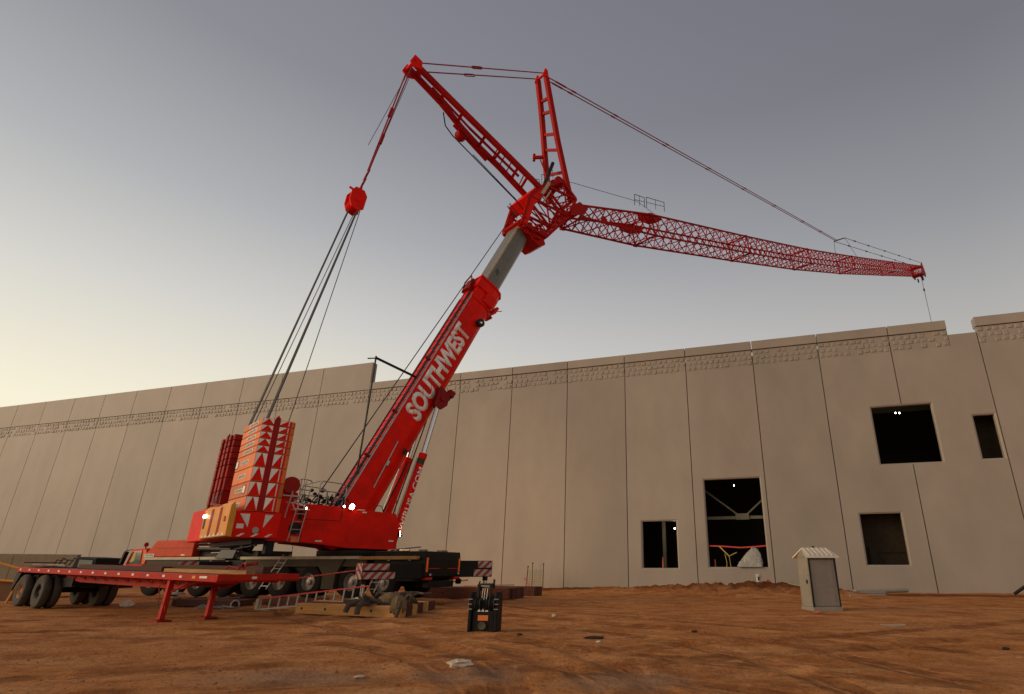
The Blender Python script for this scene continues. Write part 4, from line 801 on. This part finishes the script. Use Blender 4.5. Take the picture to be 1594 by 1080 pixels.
b.build('shackle', 'reddark', pb)
for y0, y1 in ((-.12,-.28), (.12,.6)):
    b = MB(); b.bar((-2.3,y0,24.0), (-.75,y1,33.3), .07, .09)
    for t in (.25,.28): p = lerp((-2.3,y0,24.0), (-.75,y1,33.3), t+.3*(y0 > 0)); b.tube(p-Vector((.04,0,.25)), p+Vector((.04,0,.25)), .1, 8)
    P('mast_hanger', b, 'reddark')
rope('mast_hanger_rope', [(-.7,.2,33.3), (-2.45,.35,26.0)], .018)
for y0, y1, r in ((-.3,-1.55,.035), (-.25,-1.35,.035), (-.1,-1.2,.03), (.28,1.35,.035), (.22,1.6,.035), (.1,1.3,.03), (0,-.1,.02)):
    rope('reeving_rope', [(-2.95 if y0 > 0 else -2.6, y0, 20.95), (-6.0 if y0 > 0 else -5.95, y1, 4.3)] if y0 else [(-2.7,0,20.7), (-6.0,.9,4.3)], r)
rope('slack_rope', [(-2.45,-.2,20.9), (-4.45,-.2,4.8)], .022)

# ---- lattice jib
JC = [(14.2,28.45), (23.4,31.35), (41.0,36.75), (58.0,42.15), (75.5,48.15), (98.0,56.2), (121.0,64.45)]
def jib_sec(i, p, q, hw0, hh0, hw1, hh1, n, r, rd):
    d = Vector((q[0]-p[0],0,q[1]-p[1])); Ln = d.length; d.normalize(); up = Vector((-d.z,0,d.x)); b = MB()
    def node(k, sy, sz):
        t = k/n; return Vector((p[0],0,p[1]))+d*Ln*t+Vector((0,sy*(hw0+(hw1-hw0)*t),0))+up*sz*(hh0+(hh1-hh0)*t)
    for sy in (-1, 1):
        for sz in (-1, 1): b.tube(node(0,sy,sz), node(n,sy,sz), r, 8)
    for k in range(n):
        for s_ in (-1, 1):
            a_, c_ = ((node(k,s_,-1), node(k+1,s_,1)), (node(k,s_,1), node(k+1,s_,-1))), ((node(k,-1,s_), node(k+1,1,s_)), (node(k,1,s_), node(k+1,-1,s_)))
            for u, v in a_: b.tube(u, v, rd, 5, cap=False)
            for u, v in (c_ if k % 2 == 0 else c_[:1]): b.tube(u, v, rd*.9, 5, cap=False)
    for k in (0, n):
        for (y0, z0, y1, z1) in ((-1,-1,1,-1), (1,-1,1,1), (1,1,-1,1), (-1,1,-1,-1)): b.tube(node(k,y0,z0), node(k,y1,z1), r*.75, 6)
        for sy in (-1, 1):
            for sz in (-1, 1): c = node(k,sy,sz); b.tube(c-d*.22, c+d*.22, r*1.6, 8)
    return P('jib_section', b, 'redlat'), node
dims = [(1.2,.52,1.25,1.05), (1.25,1.05,1.25,1.05), (1.25,1.05,1.25,1.05), (1.25,1.05,1.25,1.05), (1.25,1.05,1.2,.95), (1.2,.95,1.1,.85)]
ns = [9,13,13,13,18,18]
for i in range(6):
    jo, node = jib_sec(i, JC[i], JC[i+1], *dims[i], ns[i], .10, .052)
    if i == 0:
        b = MB(); b.prism([(21.4,31.0), (21.2,31.75), (23.2,32.4), (25.0,32.75), (24.0,31.9), (22.9,31.2)], -1.2, -1.14); b.prism([(21.4,31.0), (21.2,31.75), (23.2,32.4), (25.0,32.75), (24.0,31.9), (22.9,31.2)], 1.14, 1.2); b.build('joint_plate', 'redlat', jo)
        b = MB(); b.tube((14.0,-1.3,28.45), (14.0,1.3,28.45), .3, 14); b.prism([(13.0,27.5), (13.3,28.6), (14.0,29.2), (14.9,28.9), (14.3,28.1)], -1.32, -1.22); b.prism([(13.0,27.5), (13.3,28.6), (14.0,29.2), (14.9,28.9), (14.3,28.1)], 1.22, 1.32); b.build('foot_bracket', 'redlat', jo, None, .02)
        b = MB(); b.box(16.6,17.2,-1.25,-1.1,28.6,29.1); b.build('small_box', 'redlat', jo)
    if i == 5:
        b = MB(); b.prism([(119.6,62.9), (119.8,65.4), (120.8,66.3), (121.5,65.0), (122.2,63.8), (121.6,62.8)], -1.15, -1.0); b.prism([(119.6,62.9), (119.8,65.4), (120.8,66.3), (121.5,65.0), (122.2,63.8), (121.6,62.8)], 1.0, 1.15)
        b.box(119.8,121.4,-1.0,1.0,63.2,63.5); b.box(119.8,121.0,-1.0,1.0,65.0,65.2); b.build('jib_head', 'redlat', jo)
        b = MB(); b.lathe([(.001,-.1), (.6,-.1), (.5,0), (.6,.1), (.001,.1)], (121.6,-.2,63.6), 1, 20); b.box(120.6,121.0,-.8,-.4,61.9,62.8); b.tube((121.8,.6,63.0), (122.8,.8,62.6), .15); b.build('head_sheave', 'dark', jo)
b = MB()
for (x0, x1) in ((20.9,22.3), (22.6,25.3)):
    for y in (-1.2, 1.0):
        zb = lambda x: 31.4+(x-21)*.32+1.0; hgt = 1.15
        if y < 0: b.poly([(x0,y,zb(x0)), (x0,y,zb(x0)+hgt), (x1,y,zb(x1)+hgt-.1), (x1,y,zb(x1))], .03)
        if y < 0: b.tube((x0,y,zb(x0)+hgt*.5), (x1,y,zb(x1)+hgt*.5), .025); b.tube(((x0+x1)/2,y,zb((x0+x1)/2)), ((x0+x1)/2,y,zb((x0+x1)/2)+hgt-.05), .022)
P('jib_railing', b, 'dark')

# ---- work lamps on the crane (all lit; the wall-facing head is an addition)
def worklamp(x, y, z, dirv, power, r=.09, m='lamp', spot=True):
    d = Vector(dirv).normalized(); c = Vector((x,y,z))
    h = MB().tube(c-d*.16, c-d*.01, r*.8, 16, r*1.15).build('work_lamp', 'dark', CR); MB().tube(c-d*.012, c+d*.005, r, 16).build('lens', m, h)
    if power:
        li = bpy.data.lights.new('lamp_light', 'SPOT' if spot else 'POINT'); li.energy = power; li.color = (1.0,.62,.30); li.shadow_soft_size = .08
        if spot: li.spot_size = R(110 if spot is True else spot); li.spot_blend = .9
        lo = bpy.data.objects.new('lamp_light', li); COL.objects.link(lo); lo.parent = h; lo.location = c+d*.08; lo.rotation_euler = (-d).to_track_quat('Z','Y').to_euler()
worklamp(-.95,-1.62,4.27, (.25,-1,-.1), 350, .13)
worklamp(-1.32,-1.62,4.26, (.3,-1,-.2), 6, .05, 'lampw')
worklamp(1.80,-1.35,3.15, (1,-.55,.15), 900, .13)
worklamp(1.95,-1.1,3.1, (1,.80,.14), 2400, .09, spot=62)  # extra head, added to throw a warm patch onto the wall
worklamp(-6.56,-.08,3.62, (-1,-.4,.5), 0, .07, 'lampw')
worklamp(-3.1,-1.9,4.05, (.1,-1,0), 3, .04, 'lampw')

# ================================================================== TRAILER
TA = Vector((-22.9, 25.5, 0)); TY = R(-32.33)
TR = empty('flatbed_trailer', TA, TY, 'empty red flatbed semi-trailer standing on its landing legs in front of the crane', 'trailer')
def dz(x): return 1.585-(x+3.5)/17.3*.20
b = MB(); b.prism([(-3.55,dz(-3.5)), (13.8,dz(13.8)), (13.85,dz(13.8)-.20), (11,dz(11)-.20), (-3.55,dz(-3.5)-.20)], 0, .09); sr = b.build('side_rail', 'trailer', TR, None, .01)
b = MB(); b.prism([(-3.55,dz(-3.5)), (13.8,dz(13.8)), (13.85,dz(13.8)-.20), (11,dz(11)-.20), (-3.55,dz(-3.5)-.20)], 2.45, 2.54); b.build('side_rail', 'trailer', TR, None, .01)
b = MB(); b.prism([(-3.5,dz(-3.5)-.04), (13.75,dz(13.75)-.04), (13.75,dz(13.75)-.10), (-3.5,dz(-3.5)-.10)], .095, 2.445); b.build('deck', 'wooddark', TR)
b = MB()
for x in [v*1.14-3.2 for v in range(14)]: b.box(x, x+.17, -.008, -.001, dz(x)-.125, dz(x)-.06)
b.build('reflective_patch', 'white', TR)
MB().box(12.9,13.35,-.008,-.001,dz(13)-.11,dz(13)-.05).build('small_label', 'white', TR); MB().box(12.45,12.65,-.008,-.001,dz(12.5)-.13,dz(12.5)-.05).build('amber_marker', 'yellow', TR)
for y in (.55, 1.9):
    b = MB(); b.prism([(.6,dz(.6)-.12), (13.7,dz(13.7)-.12), (13.7,dz(13.7)-.26), (11.6,dz(11.6)-.28), (10.7,.92), (2.2,1.02), (.6,1.15)], y, y+.12); b.build('main_beam', 'trailer', TR, None, .01)
b = MB()
for i in range(13): x = 1.4+i*.95; b.box(x, x+.06, .12, 2.42, dz(x)-.24, dz(x)-.10)
for i in range(10):
    x = 2.0+i*.95; b.poly([(x,.1,dz(x)-.2), (x+.48,.3,dz(x)-.34), (x+.95,.1,dz(x)-.2)], .025)
b.build('cross_member', 'reddark', TR)
MB().prism([(13.8,dz(13.8)+.01), (13.95,dz(13.8)+.01), (13.95,dz(13.8)-.17), (13.86,dz(13.8)-.22)], 0, 2.54).build('nose_rail', 'trailer', TR, None, .01); MB().box(13.955,13.965,1.0,1.15,dz(13.8)-.13,dz(13.8)-.06).build('reflective_patch', 'white', TR)
MB().box(-3.62,-3.5,.05,2.5,.95,dz(-3.5)-.01).build('rear_bumper', 'black', TR); b = MB(); b.prism([(-3.5,1.35), (-2.9,1.35), (-3.5,.6), (-3.62,.6)], .0, .06); b.build('mud_flap', 'black', TR)
b = MB(); b.box(-3.3,1.6,.5,2.0,.85,1.18); b.tube((-2.2,.4,.66), (-2.2,2.1,.66), .08); b.tube((-.05,.4,.66), (-.05,2.1,.66), .08); b.build('bogie_frame', 'black', TR)
def twheel(x, y, rimm):
    wo = MB().lathe([(.30,-.13), (.58,-.14), (.63,-.10), (.65,-.04), (.65,.04), (.63,.10), (.58,.14), (.30,.13)], (0,0,0), 1, 36).build('wheel', 'tyre2', TR, Matrix.Translation((x, y, .64)), 0, True)
    MB().lathe([(.30,-.12), (.27,-.10), (.22,.0), (.10,.02), (.09,-.06), (.001,-.06)], (0,0,0), 1, 24).build('rim', rimm, wo, None, 0, True); return wo
for x in (-2.3, -.1):
    for y, rm in ((.10, 'rimor' if x < -1 else 'dark'), (.45, 'dark'), (2.05, 'dark'), (2.40, 'dark')): twheel(x, y, rm)
for y in (.18, 1.55):
    b = MB(); b.bar((10.75,y,dz(11)-.2), (10.85,y-.08,.06), .17, .15); lg = b.build('landing_leg', 'trailer', TR, None, .01); MB().box(10.58,11.12,y-.28,y+.12,.0,.05).build('foot_plate', 'reddark', lg)
    MB().tube((10.9,y,.85), (11.8,y+.2,1.2), .03).build('brace', 'reddark', lg)
b = MB(); b.tube((10.2,.1,1.05), (10.8,-.05,.5), .015); b.poly([(10.5,.2,.55),(10.9,.1,.5),(11.0,.1,.3),(10.7,.1,.15)], .02); b.build('crank_handle', 'reddark', TR)
# load lying on the deck: dark planks and a chain binder
def tplank(name, x0, x1, y, w_, h_, z, m, label, tilt=0):
    b = MB(); b.box(0, x1-x0, 0, w_, 0, h_); o = b.build(name, m, bevel=.01)
    sl = math.atan2(-.20, 17.3); o.matrix_world = Matrix.Translation(TA) @ Matrix.Rotation(TY,4,'Z') @ Matrix.Translation((x0, y, dz(x0)-.035+z)) @ Matrix.Rotation(-sl, 4, 'Y') @ Matrix.Rotation(tilt, 4, 'Z'); tag(o, label, 'timber'); return o
tplank('timber_beam', -1.8, 6.4, 1.6, .35, .17, 0, 'wooddark', 'long dark timber beam lying along the rear half of the trailer deck')
tplank('timber_beam', 3.4, 12.6, 2.05, .28, .24, 0, 'wooddark', 'long dark timber beam along the far front edge of the trailer deck')
tplank('timber_beam', 7.2, 12.7, 1.35, .3, .12, 0, 'wood', 'shorter brown timber beam on the near front part of the trailer deck', .02)
b = MB(); b.poly([(12.9,1.4,.05), (13.3,1.3,.12), (13.8,1.35,.03), (14.3,1.2,.14)], .03); b.lathe([(.06,-.03), (.12,0), (.06,.03)], (14.4,1.2,.13), 1, 14); b.bar((14.1,1.2,.12), (14.6,1.5,.2), .1, .1)
o = b.build('chain_binder', 'reddark'); o.matrix_world = Matrix.Translation(TA) @ Matrix.Rotation(TY,4,'Z') @ Matrix.Translation((-1.6,.1,dz(12)+.10)); tag(o, 'rusty chain and binder lying on the timber at the front of the trailer deck', 'chain binder')

# ================================================================== OBJECTS ON THE GROUND
# portable toilet
PT = empty('portable_toilet', (8.40, 24.25, gz(8.3,24.3)-.02), R(4), 'beige portable toilet with a white pitched roof standing alone before the wall', 'portable toilet')
Wd, Dp, Hh = 1.12, 1.12, 2.02
b = MB(); b.box(-.03,Wd+.03,-.03,Dp+.03,0,.16); b.build('base', 'potty', PT, None, .02)
b = MB(); b.prism([(0,.16), (Wd,.16), (Wd-.05,Hh), (.0,Hh)], .03, Dp); b.build('cabin', 'potty', PT, None, .02)
b = MB(); b.prism([(.06,.2), (Wd-.05,.2), (Wd-.1,Hh-.14), (.05,Hh-.14)], -.0, .028); dr = b.build('back_wall', 'pottydoor', PT, None, .01)
MB().box(.22,Wd-.25,-.012,-.001,.93,.955).build('moulded_rib', 'potty', dr); MB().box(.46,.62,-.012,-.001,.915,.93).build('moulded_rib', 'potty', dr)
for x in (.14, .92): MB().box(x,x+.02,-.01,-.001,.35,1.75).build('moulded_rib', 'pottydoor', dr)
MB().box(-.01,.05,-.02,.03,.16,Hh-.02).build('corner_post', 'dark', PT); MB().box(Wd-.06,Wd-.01,-.012,.03,.16,Hh-.02).build('corner_post', 'dark', PT)
for x0, x1 in ((.08,.5), (.54,Wd-.1)):
    b = MB()
    for i in range(3): b.box(x0, x1, -.008, .0, Hh-.12+i*.035, Hh-.105+i*.035)
    b.build('vent_slot', 'dark', PT)
b = MB(); b.box(-.012,-.001,.12,Dp-.1,.3,Hh-.15); dd = b.build('door', 'potty', PT, None, .005); MB().box(-.05,-.01,.25,.33,1.0,1.14).build('door_latch', 'dark', dd); MB().box(-.016,-.012,.2,Dp-.2,1.28,1.29).build('door_rib', 'pottydoor', dd)
# pitched roof with ribs, ridge running away along local x
b = MB(); n = 14
for y0, y1, z0, z1 in ((-.14,Dp/2,Hh-.02,Hh+.33), (Dp/2,Dp+.1,Hh+.33,Hh-.02)):
    b.add([(-.14,y0,z0),(Wd+.1,y0,z0),(Wd-.05,y1,z1),(.02,y1,z1),(-.14,y0,z0-.05),(Wd+.1,y0,z0-.05),(Wd-.05,y1,z1-.05),(.02,y1,z1-.05)] if y1 > y0 and z1 > z0 else [(.02,y0,z0),(Wd-.05,y0,z0),(Wd+.1,y1,z1),(-.14,y1,z1),(.02,y0,z0-.05),(Wd-.05,y0,z0-.05),(Wd+.1,y1,z1-.05),(-.14,y1,z1-.05)],
          [(0,1,2,3),(7,6,5,4),(0,4,5,1),(1,5,6,2),(2,6,7,3),(3,7,4,0)])
rf_ = b.build('roof', 'pottyroof', PT)
b = MB()
for i in range(6): x = .06+i*.19; b.bar((x-.02,-.1,Hh+.03), (x+.0,Dp/2-.04,Hh+.325), .035, .03)
b.build('roof_rib', 'pottyroof', rf_); MB().prismx([(-.02,Hh-.04), (Dp+.02,Hh-.04), (Dp/2,Hh+.27)], -.0, .04).build('gable', 'potty', PT)
MB().lathe([(.05,0),(.05,.1),(.001,.1)], (.55,Dp/2+.1,Hh+.3), 2, 12).build('vent_pipe', 'dark', PT)

# hook block standing on the ground
HB = empty('hook_block', (-3.01, 16.95, gz(-3,16.95)), R(-8), 'black crane hook block with three warning triangles standing upright on the dirt', 'hook block')
HB.scale = (1, 1, .87)
for x in (-.36, .36):
    MB().prismx([(-.22,0), (.22,0), (.22,1.0), (.12,1.12), (-.12,1.12), (-.22,1.0)], x-.045, x+.045).build('side_cheek', 'blue', HB, None, .02)
b = MB(); b.prism([(-.3,0), (.3,0), (.3,.62), (.22,.95), (-.22,.95), (-.3,.62)], -.16, .16); b.build('centre_housing', 'black', HB, None, .02)
for x in (-.26,-.13,.13,.26): MB().lathe([(.05,-.05), (.26,-.05), (.22,0), (.26,.05), (.05,.05)], (x,0,.78), 0, 24).build('sheave', 'dark', HB)
b = MB(); b.box(-.2,-.14,-.18,-.12,.8,1.3); b.box(.14,.2,-.18,-.12,.8,1.36); b.box(-.2,.2,-.19,-.12,.84,.88); b.box(-.16,.16,-.1,.1,1.25,1.36); b.box(-.24,-.1,-.1,.1,1.15,1.33); b.tube((.2,0,1.2), (.2,0,1.48), .03); b.tube((-.28,0,1.15), (-.2,0,1.42), .025); b.build('top_yoke', 'dark', HB, None, .01)
b = MB(); b.box(-.1,.14,-.2,-.18,1.27,1.31); 
for x in (-.06,.0,.07): b.tube((x,-.17,.9), (x+.02,-.17,1.22), .012)
b.build('bright_bar', 'steel', HB)
for i, x in enumerate((-.12,-.015,.09)): MB().prism([(x-.045,.56), (x+.045,.56), (x,.65)], -.172, -.165).build('warning_triangle', 'white', HB)
MB().box(-.14,.14,-.172,-.165,.31,.46).build('orange_label', 'orange', HB); b = MB(); b.lathe([(.001,-.0), (.11,-.01), (.12,.03)], (-.01,-.2,.17), 1, 20); b.build('pin_cover', mat('olive_cover', (.06,.055,.03), .6), HB)
for x in (-.36,.36):
    for z in (.62,.76,.9): MB().box(x-.06,x+.06,-.235,-.222,z,z+.025).build('bright_edge', 'steel', HB)

# timber outrigger mats
def mat_stack(name, cx, cy, rz, Lx, n, w_, h_, z, m, label, group='timber mats by the crane', stag=0):
    t = empty(name, (cx, cy, z), rz, label, 'timber mat', group); rs = random.Random(int(cx*10))
    for i in range(n):
        dx = rs.uniform(-.06,.06)-i*stag; MB().box(-Lx/2+dx, Lx/2+dx, i*w_, (i+1)*w_-.015, 0, h_+rs.uniform(-.015,.015)).build('timber', ('wood', 'wooddark')[(i*7//2) % 2] if stag and i else m, t, None, .015)
    for x in (-Lx*.44, -Lx*.2, Lx*.24, Lx*.42): MB().lathe([(.001,-.01), (.045,-.01), (.045,.02)], (x,-.004,h_*.5), 1, 10).build('bolt_hole', 'dark', t)
    return t
mat_stack('timber_mat', -8.85, 22.1, R(-24), 4.9, 11, .32, .36, .0, 'wood', 'orange-brown timber mat with bolt holes, nearest of the mats, slings on its right end', stag=.14)
b = MB()
rs = random.Random(4)
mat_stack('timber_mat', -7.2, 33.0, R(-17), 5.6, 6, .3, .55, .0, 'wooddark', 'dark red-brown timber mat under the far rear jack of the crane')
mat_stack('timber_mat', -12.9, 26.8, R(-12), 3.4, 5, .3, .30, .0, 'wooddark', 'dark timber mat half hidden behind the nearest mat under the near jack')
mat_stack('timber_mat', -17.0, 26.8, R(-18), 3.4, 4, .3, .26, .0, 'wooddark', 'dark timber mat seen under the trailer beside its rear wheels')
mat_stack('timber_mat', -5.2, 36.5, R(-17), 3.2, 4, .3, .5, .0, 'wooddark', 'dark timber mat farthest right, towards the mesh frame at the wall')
b = MB(); b.tube((-9.0,31.6,.72), (-6.5,31.0,.98), .04); b.bar((-6.9,32.0,.66), (-4.2,31.2,.74), .3, .04); tag(b.build('loose_board', 'wood'), 'thin loose boards lying on the dark mat behind the crane rear', 'board')
# slings heaped on the mat
b = MB(); rs = random.Random(8)
for i in range(16):
    c = Vector((rs.uniform(-8.3,-6.6), rs.uniform(21.5,22.6), .40)); pts = [c]
    for k in range(6): pts.append(Vector((pts[-1].x+rs.uniform(-.3,.3), pts[-1].y+rs.uniform(-.22,.2), max(.39, min(.72, pts[-1].z+rs.uniform(-.15,.22))))))
    b.poly(pts, rs.uniform(.035,.07), 7)
b.poly([(-8.3,21.5,.42), (-8.45,21.3,.4), (-8.5,21.22,.18)], .09, 8); b.poly([(-8.0,21.3,.45), (-8.05,21.12,.35), (-8.05,21.08,.12)], .10, 8); b.poly([(-6.6,21.0,.5), (-6.55,20.75,.3), (-6.6,20.7,.05)], .07, 8)
tag(b.build('lifting_slings', 'sling'), 'tangled grey-brown lifting slings heaped over the right end of the timber mat', 'slings')
b = MB(); b.blob((-6.75,21.3,.36), .26,.22,.34, 3, .25); b.blob((-7.35,22.4,.5), .45,.3,.24, 6, .25); tag(b.build('canvas_sack', mat('tan_canvas', (.19,.12,.055), .9, bump=.5, scale=7)), 'tan canvas sack slumped among the slings on the timber mat', 'sack')
# ladder lying on its side, far end propped up
LD = empty('extension_ladder', (0,0,0), 0, 'red-railed aluminium ladder lying on its side in front of the carrier wheels', 'ladder')
p, q = Vector((-13.35,24.6,.0)), Vector((-8.9,24.2,.42)); up = Vector((0,.06,.42))
MB().bar(p+up, q+up*1.15, .09, .05).build('rail', 'tape', LD); MB().bar(p+Vector((0,0,.03)), q, .07, .05).build('rail', 'alu', LD)
for i in range(12): t = (i+.3)/12; c = p.lerp(q, t); b = MB(); b.bar(c+Vector((0,0,.03)), c+up*(1+.15*t), .05, .05); b.build('rung', 'alu', LD)
for t in (.0,): c = p.lerp(q, t); MB().box(c.x-.06,c.x+.06,c.y-.06,c.y+.1,.0,.42).build('ladder_foot', 'cream', LD)
b = MB(); rs = random.Random(21)
b.bar((-11.35,21.9,1.14), (-9.55,25.2,1.50), .05, .04)
tag(b.build('red_hose', 'tape'), 'thin red strap pulled tight from the trailer nose across to the outrigger', 'strap')
# small litter
def litter(name, loc, r, m, label, cat, seed, amp=.35, lathe=False):
    b = MB(); b.blob((0,0,r[2]*.8), *r, seed, amp); o = b.build(name, m); o.location = (loc[0], loc[1], gz(loc[0], loc[1])); o.rotation_euler = (0,0,loc[2]); tag(o, label, cat)
litter('crumpled_rag', (-2.36,11.1,.2), (.22,.11,.07), 'cloth', 'crumpled pale rag lying alone on the dirt in the foreground', 'rag', 31)
litter('paper_scrap', (-3.7,10.15,.4), (.08,.05,.02), 'cloth', 'flat pale scrap left of the crumpled rag in the foreground', 'paper scrap', 32)
litter('plastic_bag', (-20.2,26.9,0), (.28,.18,.14), 'white', 'white plastic bag lying under the rear of the trailer', 'plastic bag', 33)
litter('dark_clod', (-.07,15.2,.1), (.22,.10,.035), 'debris', 'dark flat clod of earth right of the hook block', 'clod', 34)
litter('paper_scrap', (.04,14.5,.1), (.06,.04,.03), 'cloth', 'tiny white scrap just in front of the dark flat clod', 'paper scrap', 35)
litter('paper_scrap', (-3.05+1.6,21.3,.1), (.09,.06,.05), 'cloth', 'tiny white scrap on the dirt behind and right of the hook block', 'paper scrap', 36)
litter('orange_flag', (7.98,22.7,.1), (.16,.07,.05), 'conem', 'small orange marker flag lying in front of the portable toilet', 'flag', 37)
litter('dark_clod', (2.6,17.0,.1), (.08,.05,.035), 'debris', 'small dark clod on the open dirt between hook block and toilet', 'clod', 38)
litter('dark_clod', (-1.9,15.6,.1), (.07,.05,.03), 'debris', 'small dark clod closest to the hook block on its right', 'clod', 39)
litter('dark_clod', (8.6,13.5,.3), (.09,.05,.03), 'debris', 'small dark clod at the lower right of the yard', 'clod', 40)
b = MB(); b.box(-.35,.35,-.05,.05,0,.04); o = b.build('wood_stick', 'pvc'); o.location = (8.75,18.7,gz(8.75,18.7)); tag(o, 'short pale wooden stick on the dirt right of the toilet', 'stick')
b = MB(); rs = random.Random(44)
for i in range(7):
    c = Vector((rs.uniform(-.7,.7), rs.uniform(-.3,.3), .05)); b.poly([c, c+Vector((rs.uniform(-.4,.4), rs.uniform(-.2,.2), rs.uniform(0,.12))), c+Vector((rs.uniform(-.5,.5), rs.uniform(-.2,.2), .04))], .035)
b.lathe([(.15,-.03),(.2,0),(.15,.03)], (.6,0,.18), 1, 18); o = b.build('cable_tangle', 'rim'); o.location = (-15.0,24.9,0); tag(o, 'tangle of steel cables and a ring on the dirt beside the trailer leg', 'cable')
b = MB(); rs = random.Random(45)
for i in range(9): x = rs.uniform(-3,3); b.bar((x,rs.uniform(-.4,.4),.06+i*.03), (x+rs.uniform(1,2.2),rs.uniform(-.4,.4),.08+i*.03), .14, .05)
o = b.build('scrap_lumber', 'wooddark'); o.location = (-19.5,31.0,0); o.rotation_euler = (0,0,R(-15)); tag(o, 'low pile of dark scrap lumber on the ground under the carrier', 'lumber')
b = MB(); b.tube((0,0,.1), (.5,-.9,.75), .09, 12); b.tube((.7,.1,.1), (1.2,-.8,.75), .09, 12)
o = b.build('pipe_stubs', 'dark'); o.location = (24.6,36.6,0); tag(o, 'dark pipe ends poking up from the ground at the right edge of the yard', 'pipe')
# pebbles and small clods: one uncountable scatter
b = MB(); rs = random.Random(77)
for i in range(6500):
    y = 5+ (rs.random()**1.6)*36; x = rs.uniform(-1.05, .80)*(y+1); 
    if WD-(x*WN.x+y*WN.y) < .4: continue
    r_ = rs.uniform(.007,.022)*(2.2 if rs.random() < .05 else 1); z = gz(x, y)
    vs = [(x+r_*math.cos(k*math.pi/2.5+i)*rs.uniform(.7,1.3), y+r_*math.sin(k*math.pi/2.5+i)*rs.uniform(.7,1.3), z-.004) for k in range(5)]+[(x+rs.uniform(-.3,.3)*r_, y, z+r_*rs.uniform(.5,.9))]
    b.add(vs, [(k, (k+1) % 5, 5) for k in range(5)])
o = b.build('gravel', mat('loose_clods', (.24,.10,.045), .95, var=.5, scale=1.5)); tag(o, kind='stuff', label='loose pebbles and clods scattered over the dirt yard')
